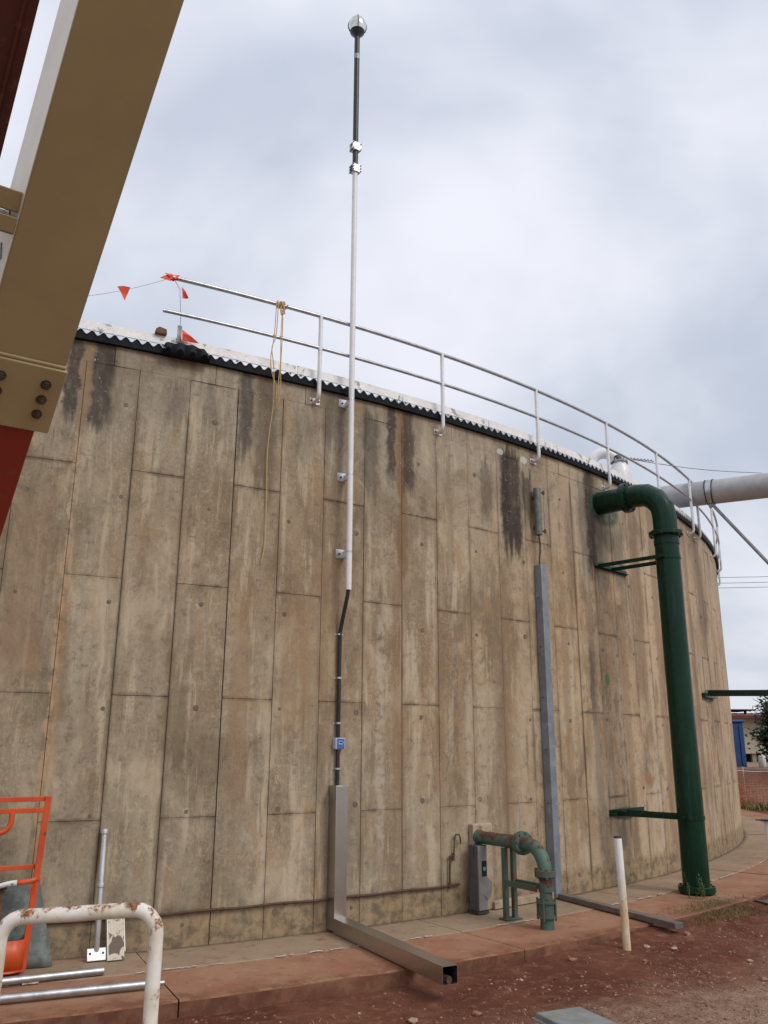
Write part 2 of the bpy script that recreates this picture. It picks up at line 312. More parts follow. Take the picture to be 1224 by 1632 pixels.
mat('cream_chipped', (.60, .54, .42), (.55, .49, .38), .7, 0, 8, c3=(.13, .09, .065), c3lo=.50, c3hi=.53, c3sc=11, bump=.1)
mat('tape_white', (.75, .73, .70), (.65, .6, .56), .6, 0, 12, c3=(.18, .12, .10), c3lo=.62, c3hi=.66, c3sc=40)
mat('wood_brown', (.12, .06, .03), (.18, .09, .05), .85, 0, 12, bump=.2)
mat('cover_grey', (.25, .26, .25), (.19, .195, .185), .85, 0, 9, c3=(.28, .21, .16), c3lo=.56, c3hi=.7, bump=.25)
mat('house_wall', (.50, .45, .35), (.44, .39, .30), .85, 0, 1.5, bump=.05)
mat('house_roof', (.20, .075, .06), (.27, .12, .10), .7, 0, 2.5)
mat('blue_paint', (.012, .05, .16), (.016, .068, .21), .45, 0, 2.5)
mat('drum_white', (.70, .70, .70), (.6, .6, .6), .5, 0, 5)
mat('mesh_orange', (.42, .115, .05), (.30, .09, .05), .7, 0, 6)
mat('wood_grey', (.30, .27, .23), (.22, .20, .17), .85, 0, 6, stretch=(1, 1, .3), bump=.2)
mat('bark', (.07, .05, .035), (.12, .09, .065), .9, 0, 8, bump=.4)
mat('tie_plug', (.12, .098, .075), (.20, .16, .12), .95, 0, 30, bump=.3)
mat('blue_ink', (.15, .25, .42), (.20, .30, .48), .7)
mat('wall_core', (.13, .095, .062), (.19, .135, .085), .95, 0, 12)

def leaf_mat(name, a, b_, rough=.5):
    m, nt, b = mat_base(name); b.inputs['Specular IOR Level'].default_value = .15
    r = nt.node('ShaderNodeNewGeometry').outputs['Random Per Island']
    nt.put(b.inputs['Base Color'], nt.mix(r, a, b_)); b.inputs['Roughness'].default_value = rough
    return m
leaf_mat('leaf_dark', (.014, .030, .012), (.05, .08, .028))
leaf_mat('grass_olive', (.085, .095, .03), (.26, .20, .085), .8)
leaf_mat('weed_green', (.06, .10, .03), (.16, .19, .07), .7)
leaf_mat('straw', (.30, .19, .12), (.46, .33, .22), .9)
leaf_mat('pebble', (.13, .05, .032), (.34, .21, .15), .95)
leaf_mat('pale_stone', (.30, .20, .135), (.50, .40, .30), .9)
mat('pale_filler', (.46, .36, .27), (.56, .47, .38), .95, 0, 30)
mat('stone_tan', (.34, .22, .14), (.46, .34, .24), .9, 0, 20, bump=.4)
mat('stone_red', (.26, .11, .065), (.33, .17, .11), .9, 0, 20, bump=.4)

def apron_material(nm, ca, cb, gy):
    m, nt, b = mat_base(nm)
    P = pos(nt); n = nt.noise(P, 1.4, 6, .62, .2); n2 = nt.noise(P, 7, 7, .7); f = nt.noise(P, 60, 4, .65)
    rnd = nt.node('ShaderNodeObjectInfo').outputs['Random']
    col = nt.mix(nt.ramp(n, .36, .64), ca, cb)
    col = nt.mix(nt.mul(nt.ramp(rnd, 0, 1, .0, gy, True), nt.ramp(n, .3, .7, .5, 1)), col, (.31, .235, .165))
    col = nt.mix(nt.ramp(n2, .56, .70, 0, .6), col, (.42, .30, .205)); col = nt.mix(nt.ramp(n2, .46, .32, 0, .65), col, (.17, .08, .05))
    col = nt.mix(nt.ramp(nt.noise(P, 2.3, 5, .7, .5), .56, .68, 0, .6), col, (.26, .11, .07))
    col = nt.mix(nt.ramp(f, .6, .75, 0, .35), col, (.11, .065, .048))
    q3 = nt.node('ShaderNodeSeparateXYZ'); nt.put(q3.inputs[0], P); dx = nt.sub(q3.outputs[0], CX); dy = nt.sub(q3.outputs[1], CY)
    rr = nt.sub(nt.m('SQRT', nt.add(nt.mul(dx, dx), nt.mul(dy, dy))), R)
    col = nt.mix(nt.ramp(nt.sub(rr, nt.mul(nt.noise(P, 5, 5, .65), .14)), .02, -.07, 0, .8), col, (.085, .055, .036))          # darker band where the slab meets the wall
    col = nt.mix(nt.mul(nt.ramp(nt.add(rr, nt.mul(nt.sub(nt.noise(P, 2.2, 6, .7), .5), .9)), 1.15, 1.5, 0, .85), nt.ramp(n2, .36, .56)), col, (.17, .068, .038))   # red soil trodden over the outer edge
    nz = nt.node('ShaderNodeSeparateXYZ'); nt.put(nz.inputs[0], nt.node('ShaderNodeNewGeometry').outputs['Normal'])
    col = nt.mix(nt.ramp(nz.outputs[2], .6, .2, 0, .85), col, nt.mix(nt.ramp(n2, .4, .6), (.10, .038, .022), (.19, .09, .055)))     # slab sides a darker red-brown
    nt.put(b.inputs['Base Color'], col); b.inputs['Roughness'].default_value = .9; b.inputs['Specular IOR Level'].default_value = .25
    nt.put(b.inputs['Normal'], nt.bump(nt.add(n2, nt.mul(f, .5)), .4, .008))
apron_material('apron_concrete', (.30, .135, .078), (.35, .190, .112), .2)
apron_material('apron_inner', (.29, .195, .125), (.36, .262, .172), .8)

def dirt_material():
    m, nt, b = mat_base('red_dirt')
    P = pos(nt); s_ = nt.node('ShaderNodeSeparateXYZ'); nt.put(s_.inputs[0], P)
    n = nt.noise(P, 1.1, 6, .65, .3); n2 = nt.noise(P, 9, 8, .72, .2); f = nt.noise(P, 55, 5, .7)
    col = nt.mix(nt.ramp(n, .38, .62), (.115, .035, .019), (.165, .062, .036))
    col = nt.mix(nt.ramp(n2, .5, .68, 0, .7), col, (.25, .13, .082)); col = nt.mix(nt.ramp(n2, .45, .32, 0, .6), col, (.065, .025, .016))
    # the trodden, paler and sandier track along the yard
    dx = nt.sub(s_.outputs[0], CX); dy = nt.sub(s_.outputs[1], CY)
    rr = nt.sub(nt.m('SQRT', nt.add(nt.mul(dx, dx), nt.mul(dy, dy))), R)
    tr = nt.ramp(nt.add(rr, nt.mul(nt.sub(nt.noise(P, 1.6, 6, .7), .5), 1.5)), 2.35, 3.3)
    col = nt.mix(nt.mul(tr, nt.ramp(n2, .34, .56, .35, .95)), col, nt.mix(nt.ramp(f, .38, .62), (.20, .115, .078), (.40, .29, .20)))
    col = nt.mix(nt.ramp(f, .62, .74, 0, .55), col, (.34, .22, .15))
    nt.put(b.inputs['Base Color'], col); b.inputs['Roughness'].default_value = .95; b.inputs['Specular IOR Level'].default_value = .2
    nt.put(b.inputs['Normal'], nt.bump(nt.add(n2, nt.mul(f, .7)), .8, .02))
dirt_material()

# ------------------------------------------------------------------ mesh helpers
class MB:
    def __init__(s): s.v = []; s.f = []
    def add(s, vs, fs, M=None):
        k = len(s.v)
        s.v += [(M @ Vector(p)) if M is not None else Vector(p) for p in vs]
        s.f += [[k + q for q in f] for f in fs]
        return s
    def box(s, lo, hi, M=None):
        (x0, y0, z0), (x1, y1, z1) = lo, hi
        if x0 > x1: x0, x1 = x1, x0
        if y0 > y1: y0, y1 = y1, y0
        if z0 > z1: z0, z1 = z1, z0
        vs = [(x0, y0, z0), (x1, y0, z0), (x1, y1, z0), (x0, y1, z0), (x0, y0, z1), (x1, y0, z1), (x1, y1, z1), (x0, y1, z1)]
        return s.add(vs, [(0, 3, 2, 1), (4, 5, 6, 7), (0, 1, 5, 4), (1, 2, 6, 5), (2, 3, 7, 6), (3, 0, 4, 7)], M)
    def bar(s, a, b, w, h, upv=(0, 0, 1)):
        a, b = Vector(a), Vector(b); d = (b - a); L = d.length; d.normalize()
        x = d.cross(Vector(upv)).normalized(); y = x.cross(d).normalized()
        M = Matrix(((x.x, d.x, y.x, a.x), (x.y, d.y, y.y, a.y), (x.z, d.z, y.z, a.z), (0, 0, 0, 1)))
        return s.box((-w / 2, 0, -h / 2), (w / 2, L, h / 2), M)
    def tube(s, pts, r, n=16, caps=True, closed=False):
        pts = [Vector(p) for p in pts]; m = len(pts)
        rs = r if isinstance(r, (list, tuple)) else [r] * m
        tang = []
        for i in range(m):
            if closed: t = pts[(i + 1) % m] - pts[i - 1]
            else: t = pts[min(i + 1, m - 1)] - pts[max(i - 1, 0)]
            tang.append(t.normalized() if t.length > 1e-9 else Vector((0, 0, 1)))
        ref = Vector((0, 0, 1)) if abs(tang[0].z) < .9 else Vector((1, 0, 0))
        nx = tang[0].cross(ref).normalized(); vs = []; fs = []
        for i in range(m):
            t = tang[i]; nx = (nx - t * nx.dot(t)).normalized(); ny = t.cross(nx)
            for k in range(n):
                q = 2 * PI * k / n; vs.append(pts[i] + (nx * math.cos(q) + ny * math.sin(q)) * rs[i])
        for i in range(m if closed else m - 1):
            for k in range(n):
                a0 = i * n + k; a1 = i * n + (k + 1) % n; j = (i + 1) % m
                fs.append((a0, a1, j * n + (k + 1) % n, j * n + k))
        if caps and not closed:
            fs.append(tuple(range(n - 1, -1, -1))); fs.append(tuple((m - 1) * n + k for k in range(n)))
        return s.add(vs, fs)
    def cyl(s, a, b, r, n=20, r2=None): return s.tube([a, b], [r, r if r2 is None else r2], n)
    def lathe(s, prof, n=24, M=None):
        vs = []; fs = []
        for (r, z) in prof:
            for k in range(n): vs.append((r * math.cos(2 * PI * k / n), r * math.sin(2 * PI * k / n), z))
        for i in range(len(prof) - 1):
            for k in range(n): fs.append((i * n + k, i * n + (k + 1) % n, (i + 1) * n + (k + 1) % n, (i + 1) * n + k))
        fs.append(tuple(range(n - 1, -1, -1))); fs.append(tuple((len(prof) - 1) * n + k for k in range(n)))
        return s.add(vs, fs, M)
    def prism(s, poly, d0, d1, M=None):
        n = len(poly); vs = [(x, d0, z) for x, z in poly] + [(x, d1, z) for x, z in poly]
        fs = [tuple(range(n)), tuple(range(2 * n - 1, n - 1, -1))] + [(i, n + i, n + (i + 1) % n, (i + 1) % n) for i in range(n)]
        return s.add(vs, fs, M)
    def mesh(s, name, smooth=True, angle=38):
        me = bpy.data.meshes.new(name); me.from_pydata([tuple(v) for v in s.v], [], s.f); me.update()
        import bmesh
        bm = bmesh.new(); bm.from_mesh(me); bmesh.ops.recalc_face_normals(bm, faces=bm.faces); bm.to_mesh(me); bm.free()
        if smooth:
            me.polygons.foreach_set('use_smooth', [True] * len(me.polygons)); me.set_sharp_from_angle(angle=math.radians(angle))
        return me
    def build(s, name, material, parent=None, bevel=0.0, smooth=True, segs=2):
        return link(name, s.mesh(name, smooth), material, parent, bevel, segs)
def link(name, me, material, parent=None, bevel=0.0, segs=2):
    o = bpy.data.objects.new(name, me); COL.objects.link(o)
    if material and not me.materials: me.materials.append(MATS[material])
    if parent is not None: o.parent = parent
    if bevel:
        b = o.modifiers.new('bevel', 'BEVEL'); b.width = bevel; b.segments = segs; b.limit_method = 'ANGLE'; b.angle_limit = math.radians(40); b.harden_normals = False
    return o
def thing(name, label, cat, loc=(0, 0, 0), rz=0.0, group=None):
    e = bpy.data.objects.new(name, None); COL.objects.link(e); e.location = loc; e.rotation_euler = (0, 0, rz); e.empty_display_size = .2
    return tag(e, label, cat, group)
def tag(o, label, cat, group=None):
    o['label'] = label; o['category'] = cat
    if group: o['group'] = group
    return o
def wthing(name, label, cat, i, off=0.0, z=0.0, group=None):     # frame on the wall: x along it, -y outwards
    return thing(name, label, cat, Wp(i, off, z), ang(i), group)
def struct(o): o['kind'] = 'structure'; return o
def stuff(o): o['kind'] = 'stuff'; return o
def arc(c, r, a0, a1, n, ax, ay):
    c, ax, ay = Vector(c), Vector(ax), Vector(ay)
    return [c + ax * (r * math.cos(a0 + (a1 - a0) * k / n)) + ay * (r * math.sin(a0 + (a1 - a0) * k / n)) for k in range(n + 1)]
def hexbolt(mb, p, d, r, L, n=6): mb.tube([Vector(p), Vector(p) + Vector(d).normalized() * L], r, n)

# ------------------------------------------------------------------ ground
def zg(x, y):
    off = math.hypot(x - CX, y - CY) - R
    i = (math.atan2(x - CX, CY - y) - TH0) / DTH
    if off < 1.30: return -.16
    k = max(0.0, min(1.0, (i - 5.5) / 6.0)); k = k * k * (3 - 2 * k)
    edge = -.118 * (1 - k) - .030 * k
    far = max(0.0, min(1.0, (off - 1.4) / 1.6))
    z = edge * (1 - far) + (-.10) * far
    d = max(0.0, min(1.0, (30 - math.hypot(x, y)) / 20))
    z += d * (.026 * noise.noise((x * 1.3, y * 1.3, 0)) + .017 * noise.noise((x * 4.1, y * 4.1, 3)) + .009 * noise.noise((x * 11, y * 11, 5)))
    if off < 1.55 and z > -.012: z = -.012
    return z
def axis(lo, hi, a, b, st):
    L = []; q = a
    while q <= b: L.append(q); q += st
    s_ = st; q = b
    while q < hi: s_ *= 1.35; q += s_; L.append(q)
    s_ = st; q = a
    while q > lo: s_ *= 1.35; q -= s_; L.insert(0, q)
    return L
xs = axis(-700, 700, -3.6, 6.6, .05); ys = axis(-700, 900, 4.4, 13.5, .05)
g = MB(); g.v = [Vector((x, y, zg(x, y))) for y in ys for x in xs]; nx_ = len(xs)
g.f = [(j * nx_ + i, j * nx_ + i + 1, (j + 1) * nx_ + i + 1, (j + 1) * nx_ + i) for j in range(len(ys) - 1) for i in range(nx_ - 1)]
me = bpy.data.meshes.new('ground'); me.from_pydata([tuple(v) for v in g.v], [], g.f); me.polygons.foreach_set('use_smooth', [True] * len(me.polygons))
struct(link('ground', me, 'red_dirt'))

# concrete apron round the tank: two rings of slabs
apron = bpy.data.objects.new('apron', None); COL.objects.link(apron); struct(apron); apron.location = (CX, CY, 0)
def slab(i0, i1, o0, o1, zt, th, ragged):
    mb = MB(); n = max(2, int((i1 - i0) / .25)); vs = []
    for k in range(n + 1):
        i = i0 + (i1 - i0) * k / n
        jo = ragged * noise.noise((i * 2.3, o1, 1)) + ragged * .6 * noise.noise((i * 9, o1, 2)) if ragged else 0
        for (o, z) in ((o0, zt), (o1 + jo - .008, zt), (o1 + jo, zt - .010), (o1 + jo * .6, zt - th), (o0, zt - th)):
            q = Wp(i, o, z); vs.append((q.x - CX, q.y - CY, q.z))
    fs = []
    for k in range(n):
        for j in range(5): fs.append((k * 5 + j, k * 5 + (j + 1) % 5, (k + 1) * 5 + (j + 1) % 5, (k + 1) * 5 + j))
    fs += [tuple(range(4, -1, -1)), tuple(n * 5 + j for j in range(5))]
    mb.add(vs, fs); mb.build('slab', 'apron_concrete' if ragged else 'apron_inner', apron)
gp = .010
for k in range(-3, 11):
    i0 = 1.75 + 5.6 * k
    for (o0, o1, rg) in ((.0, .665, 0.0), (.68, 1.46, .022)):
        slab(i0 + gp, i0 + 5.6 - gp, o0, o1, random.uniform(-.004, .003) - (0 if rg == 0 else .006), .15, rg)
mb = MB(); rj = random.Random(2)                            # pale crumbs of joint filler left between the two rings
i = -1.0
while i < 40:
    w_ = rj.uniform(.04, .30)
    if rj.random() < .45:
        n = 3; pts = [Wp(i + w_ * q / n, .6725 + rj.uniform(-.004, .004), .001 + rj.uniform(-.003, .003)) - Vector((CX, CY, 0)) for q in range(n + 1)]
        mb.tube(pts, [rj.uniform(.002, .008) for _ in range(n + 1)], 5)
    i += w_
stuff(mb.build('joint_filler', 'pale_filler', apron))
# ------------------------------------------------------------------ the tank
tank = thing('concrete_tank', 'huge round concrete tank with stained cast panels under a corrugated roof edge', 'tank', (CX, CY, 0))
ZT, ZC = 5.178, 4.985
mb = MB(); N_ = 242
for k in range(N_):
    pass
vs = []; fs = []
for k in range(N_):
    a = ang(k - 60)
    for (rr, z) in ((R - .022, -.15), (R - .022, ZT - .004)): vs.append((rr * math.sin(a), -rr * math.cos(a), z))
for k in range(N_): fs.append((2 * k, 2 * ((k + 1) % N_), 2 * ((k + 1) % N_) + 1, 2 * k + 1))
mb.add(vs, fs); mb.build('wall_core', 'wall_core', tank)
def panel_mesh(z0, z1, wid=PW):
    mb = MB(); hv = .0014; ch = .0020; dp = .008; hg = .0009; w = wid / 2 - hv
    c0 = .0006 if z0 > 4.9 else ch; c1 = .0006 if z1 > 4.9 else ch; g0 = .0002 if z0 > 4.9 else hg; g1 = .0002 if z1 > 4.9 else hg
    rings = [(w, z0 + g0, z1 - g1, .03), (w, z0 + g0, z1 - g1, dp * .6), (w - ch, z0 + g0 + c0, z1 - g1 - c1, 0.0)]
    vs = []
    for (hw, a_, b_, y) in rings: vs += [(-hw, y, a_), (hw, y, a_), (hw, y, b_), (-hw, y, b_)]
    fs = [(8, 9, 10, 11)]
    for r_ in (0, 4):
        for k in range(4): fs.append((r_ + k, r_ + (k + 1) % 4, r_ + 4 + (k + 1) % 4, r_ + 4 + k))
    mb.add(vs, fs); return mb.mesh('panel', smooth=False)
PM = {}
def panel(i, z0, z1, nm='panel', width=1.0):
    key = (z0, z1, width)
    if key not in PM: PM[key] = panel_mesh(z0, z1, PW * width)
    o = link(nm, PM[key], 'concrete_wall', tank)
    a = ang(i + width / 2); rr = R + random.uniform(-.0025, .0025)
    o.location = (rr * math.sin(a), -rr * math.cos(a), 0); o.rotation_euler = (0, 0, a + random.uniform(-.003, .003))
I0, I1 = -6, 36
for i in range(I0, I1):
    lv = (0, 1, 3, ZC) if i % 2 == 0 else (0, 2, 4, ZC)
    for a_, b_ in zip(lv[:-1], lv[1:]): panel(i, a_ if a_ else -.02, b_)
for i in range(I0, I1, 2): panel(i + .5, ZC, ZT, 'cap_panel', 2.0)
# the rest of the wall, all out of this view
mb = MB(); vs = []; fs = []; n = 200
for k in range(n + 1):
    a = ang(I1 + .5 + (242 - 42 - 1.0) * k / n)
    for z in (-.05, ZT): vs.append((R * math.sin(a), -R * math.cos(a), z))
for k in range(n): fs.append((2 * k, 2 * k + 2, 2 * k + 3, 2 * k + 1))
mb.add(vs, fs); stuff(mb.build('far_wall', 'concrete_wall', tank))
# tie-rod plugs
tm = MB(); tm.lathe([(.027, -.004), (.025, .0015), (.016, .0022), (.004, .0010)], 12, Matrix.Rotation(PI / 2, 4, 'X')); tmesh = tm.mesh('tie_plug')
for k in range(-3, 16):
    for z in (.18, 1.06, 1.9, 2.8, 3.71, 4.62):
        if random.random() < .12: continue
        i = .85 + 1.665 * k + random.uniform(-.06, .06); a = ang(i)
        o = link('tie_plug', tmesh, 'tie_plug', tank); rr = R + .0015; s_ = random.uniform(.6, 1.1)
        o.location = (rr * math.sin(a), -rr * math.cos(a), z + random.uniform(-.03, .03)); o.rotation_euler = (0, random.uniform(0, 6), a); o.rotation_mode = 'XYZ'
        o.rotation_euler = (0, 0, a); o.scale = (s_, 1, s_)
# corrugated eave: dark wavy closure and the sheet above it
PITCHW = .100; NW = int(2 * PI * R / PITCHW); SUB = 8
def wave(k): 
    s_ = math.sin(2 * PI * (k % SUB) / SUB); j = k // SUB; return (.021 + .004 * noise.noise((j * .7, 1, 1))) * s_ + .006 * noise.noise((j * .35, 3, 1))
def wavy_ring(prof, closed, name, material):
    mb = MB(); vs = []; fs = []; m_ = len(prof); n = NW * SUB
    for k in range(n):
        a = 2 * PI * k / n
        for (off, z, w) in prof:
            rr = R + off; vs.append((rr * math.sin(a), -rr * math.cos(a), z + (wave(k) if w else 0)))
    for k in range(n):
        j = (k + 1) % n
        for q in range(m_ if closed else m_ - 1): fs.append((k * m_ + q, j * m_ + q, j * m_ + (q + 1) % m_, k * m_ + (q + 1) % m_))
    me = bpy.data.meshes.new(name); me.from_pydata(vs, [], fs); me.update(); me.polygons.foreach_set('use_smooth', [True] * len(fs)); me.set_sharp_from_angle(angle=math.radians(50))
    return link(name, me, material, tank)
wavy_ring([(.004, ZT + .002, 0), (.045, ZT + .002, 0), (.052, 5.243, 1), (-.10, 5.246, 1)], False, 'eave_closure', 'roof_dark')
wavy_ring([(.060, 5.2470, 1), (.060, 5.2560, 1), (-.9, 5.276, 1), (-.9, 5.267, 1)], True, 'roof_sheeting', 'roof_sheet')
rd = MB(); rd.lathe([(R - .85, 5.262), (9, 5.55), (.3, 5.85)], 160); rd.build('roof_deck', 'roof_sheet', tank)
# white toe board, in lengths, standing on small feet over the sheets
for k in range(-3, 16):
    i0 = -1.2 + 2.75 * k; L_ = 2.72
    mb = MB(); vs = []; fs = []; n = 8; tilt = random.uniform(-.006, .006)
    for q in range(n + 1):
        i = i0 + L_ * q / n
        zz = 5.302 + tilt * (q / n - .5)
        for (o, z) in ((.0, zz), (-.018, zz), (-.018, zz + .095), (-.012, zz + .095)):
            pnt = Wp(i, o, z); vs.append((pnt.x - CX, pnt.y - CY, z))
    for q in range(n):
        for j in range(4): fs.append((q * 4 + j, q * 4 + (j + 1) % 4, q * 4 + 4 + (j + 1) % 4, q * 4 + 4 + j))
    fs += [(3, 2, 1, 0), tuple(n * 4 + j for j in range(4))]
    mb.add(vs, fs); tb = mb.build('toe_board', 'toe_white', tank)
    ft = MB()
    for q in (.1, 1.4, 2.6):
        pnt = Wp(i0 + q, -.03, 0); M = Matrix.Translation((pnt.x - CX, pnt.y - CY, 0)) @ Matrix.Rotation(ang(i0 + q), 4, 'Z')
        ft.box((-.012, -.008, 5.24), (.012, .010, 5.38), M)
    ft.build('foot', 'galvanised', tb)

# ------------------------------------------------------------------ guard rail on the tank rim
ZR, ZM, OFFR = 5.97, 5.60, .10
def rail_curve(i0, i1, z, off=OFFR): 
    n = int((i1 - i0) * 3) + 2
    return [Wp(i0 + (i1 - i0) * k / n, off, z) for k in range(n + 1)]
def guard_rail(label, t0, t1, m0, m1, posts):
    e = thing('guard_rail', label, 'railing', Wp((t0 + t1) / 2, OFFR, ZT)); Lc = -Vector(e.location)
    mb = MB(); mb.tube([p + Lc for p in rail_curve(t0, t1, ZR)], .021, 12); mb.build('top_rail', 'galvanised', e)
    mb = MB(); mb.tube([p + Lc for p in rail_curve(m0, m1, ZM)], .018, 12); mb.build('mid_rail', 'galvanised', e)
    for i in posts:
        mb = MB(); foot = Wp(i, OFFR, 5.10) + Lc; outw = Wp(i, 1, 0) - Wp(i, 0, 0); topp = Wp(i, OFFR, ZR - .012) + Lc
        cur = [topp, Wp(i, OFFR, ZM) + Lc, foot] + [foot - outw * (.07 * (1 - math.cos(q))) + Vector((0, 0, -.07 * math.sin(q))) for q in (.3, .6, .9, 1.2, PI / 2)] + [Wp(i, .008, 5.03) + Lc]
        mb.tube(cur, .022, 14)
        for z in (ZR, ZM): mb.tube([Wp(i, OFFR, z - .028) + Lc, Wp(i, OFFR, z + .006) + Lc], .024, 12)
        po = mb.build('post', 'rail_white', e)
        M = Matrix.Translation(Wp(i, 0, 5.035) + Lc) @ Matrix.Rotation(ang(i), 4, 'Z')
        pb = MB(); pb.box((-.058, -.010, -.034), (.058, -.001, .034), M); pl = pb.build('base_plate', 'aluminium', po, .003)
        for sx_ in (-.042, .042): bb = MB(); hexbolt(bb, M @ Vector((sx_, -.010, 0)), M.to_3x3() @ Vector((0, -1, 0)), .010, .012); bb.build('bolt', 'bolt_steel', po)
guard_rail('long curved two-bar guard rail on white posts, an orange rag tied to its open end', 1.36, 22.25, 1.30, 22.0, (4.72, 8.06, 11.42, 14.80, 18.22, 21.65))
guard_rail('guard rail going on round the rim past the grey overhead pipe', 22.5, 46, 22.5, 46, (22.6, 25.9, 29.0, 32.4, 35.8, 39.2, 42.6, 46))

# ------------------------------------------------------------------ roof vent, overhead pipe, wires
v = thing('roof_vent', 'white gooseneck vent pipe with a cone and clamp on the tank roof', 'vent', (3.45, 12.52, 5.25))
mb = MB(); mb.tube([(-.21, 0, .05), (-.21, 0, .50)] + arc((0, 0, .58), .21, PI, PI * .18, 14, (1, 0, 0), (0, 0, 1)), .085, 20); mb.build('gooseneck', 'white_pipe', v)
mb = MB(); mb.tube([(.165, 0, .73), (.205, 0, .66)], .090, 20); mb.build('clamp', 'black_rubber', v)
mb = MB(); mb.lathe([(.20, 0), (.19, .30), (.15, .50), (.105, .60), (.10, .63)], 24, Matrix.Translation((.235, 0, .02))); mb.build('cone', 'white_pipe', v)
mb = MB(); mb.lathe([(.10, .0), (.125, .0), (.125, .025), (.10, .025)], 24, Matrix.Translation((.235, 0, .635)))
for k in range(6): hexbolt(mb, (.235 + .125 * math.cos(k), .125 * math.sin(k), .61), (0, 0, 1), .012, .07)
mb.build('flange', 'galvanised_dull', v)

PI_ = 22.06
def ovp(s_, z): return Vector((0, -s_, z))
op = wthing('overhead_pipe', 'thick grey pipe leaving the tank top above the guard rail', 'pipe', PI_)
mb = MB(); mb.tube([ovp(-1.2, 5.79), ovp(.1, 5.755), ovp(2, 5.70), ovp(9, 5.5)], .205, 28); mb.build('pipe', 'pipe_grey', op)
mb = MB(); mb.tube([ovp(.34, 5.749), ovp(.43, 5.746)], .213, 28); bd = mb.build('band', 'galvanised', op)
mb = MB(); mb.tube([ovp(.325, 5.749), ovp(.34, 5.749)], .219, 28); mb.tube([ovp(.43, 5.746), ovp(.445, 5.745)], .219, 28); mb.build('band_edge', 'black_rubber', bd)
mb = MB(); mb.tube([ovp(.39, 5.54), ovp(4.3, -.1)], .028, 14); mb.build('strut', 'galvanised_dull', op)
mb = MB(); mb.box((-.03, -.44, 5.49), (.03, -.34, 5.55)); mb.build('cleat', 'galvanised_dull', op)
mb = MB(); a0 = Vector((3.80, 12.5, 5.95)); b0 = Wp(PI_, 1.22, 5.945)
mb.tube([a0.lerp(b0, k / 12) + Vector((0, 0, -.05 * math.sin(PI * k / 12))) for k in range(13)], .006, 6)
for k in range(14): q = a0.lerp(b0, .02 + k * .012); mb.tube([q, q + Vector((.03, -.02, .012 * (-1) ** k))], .009, 5)
tag(mb.build('stay_cable', 'galvanised_dull'), 'thin dark stay cable strung from the roof vent to the overhead pipe', 'cable')
for k, z in enumerate((0, -.42, -.78)):
    mb = MB(); a0 = Vector((14, 60, 13.35 + z)); b0 = Vector((45, 52, 13.3 + z * .8))
    mb.tube([a0.lerp(b0, q / 16) - Vector((0, 0, .5 * math.sin(PI * q / 16))) for q in range(17)], .016, 5)
    tag(mb.build('power_line', 'black_rubber'), ('topmost', 'middle', 'lowest')[k] + ' of three thin power lines in the sky behind the tank', 'wire', 'power lines')

# ------------------------------------------------------------------ lightning mast
ma = wthing('lightning_mast', 'tall white pole mast topped by a black tube and silver egg-shaped terminal', 'mast', 5.46)
of = -.15
mb = MB(); mb.tube([(0, of, 3.07), (0, of, 5.5), (0, of, 7.92)], .0300, 20); mb.build('pole', 'white_pipe', ma)
mb = MB(); mb.tube([(0, of, 7.90), (0, of, 9.80)], .032, 20); ut = mb.build('upper_tube', 'black_rubber', ma)
mb = MB(); mb.tube([(0, of, 9.42), (0, of, 9.49)], .0335, 16); mb.build('sticker', 'galvanised_dull', ut)
for zc_, hh, w_ in ((8.19, .10, .055), (7.90, .095, .05)):
    mb = MB()
    for sg in (-1, 1): mb.box((-w_, of + sg * .030, zc_ - hh / 2), (w_, of + sg * .042, zc_ + hh / 2))
    mb.tube([(0, of, zc_ - hh / 2), (0, of, zc_ + hh / 2)], .042, 16)
    c = mb.build('clamp', 'rail_white', ma)
    for sx_ in (-1, 1):
        for sz in (-1, 1) if zc_ > 8 else (-1, 0, 1): bb = MB(); bb.tube([(sx_ * .047, of - .052, zc_ + sz * hh * .38), (sx_ * .047, of + .052, zc_ + sz * hh * .38)], .0075, 6); bb.build('bolt', 'bolt_steel', c)
mb = MB(); mb.lathe([(.034, 9.74), (.045, 9.77), (.085, 9.815), (.088, 9.83)], 28, Matrix.Translation((0, of, 0))); mb.build('collar', 'black_rubber', ma)
mb = MB(); mb.lathe([(.088, 9.828), (.104, 9.87), (.107, 9.91), (.100, 9.95), (.082, 9.99), (.055, 10.02), (.02, 10.035)], 32, Matrix.Translation((0, of, 0))); dm = mb.build('terminal', 'dome_chrome', ma)
mb = MB()
for q in range(4):
    t_ = PI / 4 + q * PI / 2 + .35
    mb.tube([(r_ * math.cos(t_), of + r_ * math.sin(t_), z) for r_, z in ((.090, 9.825), (.106, 9.87), (.109, 9.91), (.102, 9.95), (.084, 9.99), (.056, 10.022), (.01, 10.038))], .006, 6)
mb.build('rib', 'black_rubber', dm)
mb = MB(); mb.tube([(0, of, 10.03), (0, of, 10.10)], [.007, .003], 8); mb.build('finial', 'galvanised', ma)
for z in (5.085, 4.265, 3.455):
    mb = MB()
    mb.box((-.070, -.008, z - .046), (.030, -.001, z + .046)); mb.box((.016, -.13, z - .036), (.030, -.008, z + .036)); mb.box((-.006, -.128, z - .034), (.016, -.118, z + .075))
    mb.box((-.010, -.12, z - .044), (.030, -.02, z - .036))
    b_ = mb.build('bracket', 'aluminium', ma, .002)
    bb = MB(); hexbolt(bb, (-.030, -.008, z), (0, -1, 0), .010, .010); bb.build('bolt', 'bolt_steel', b_)
    mb = MB(); mb.tube([(0, of, z - .012), (0, of, z + .012)], .031, 18); mb.build('strap', 'aluminium', b_)

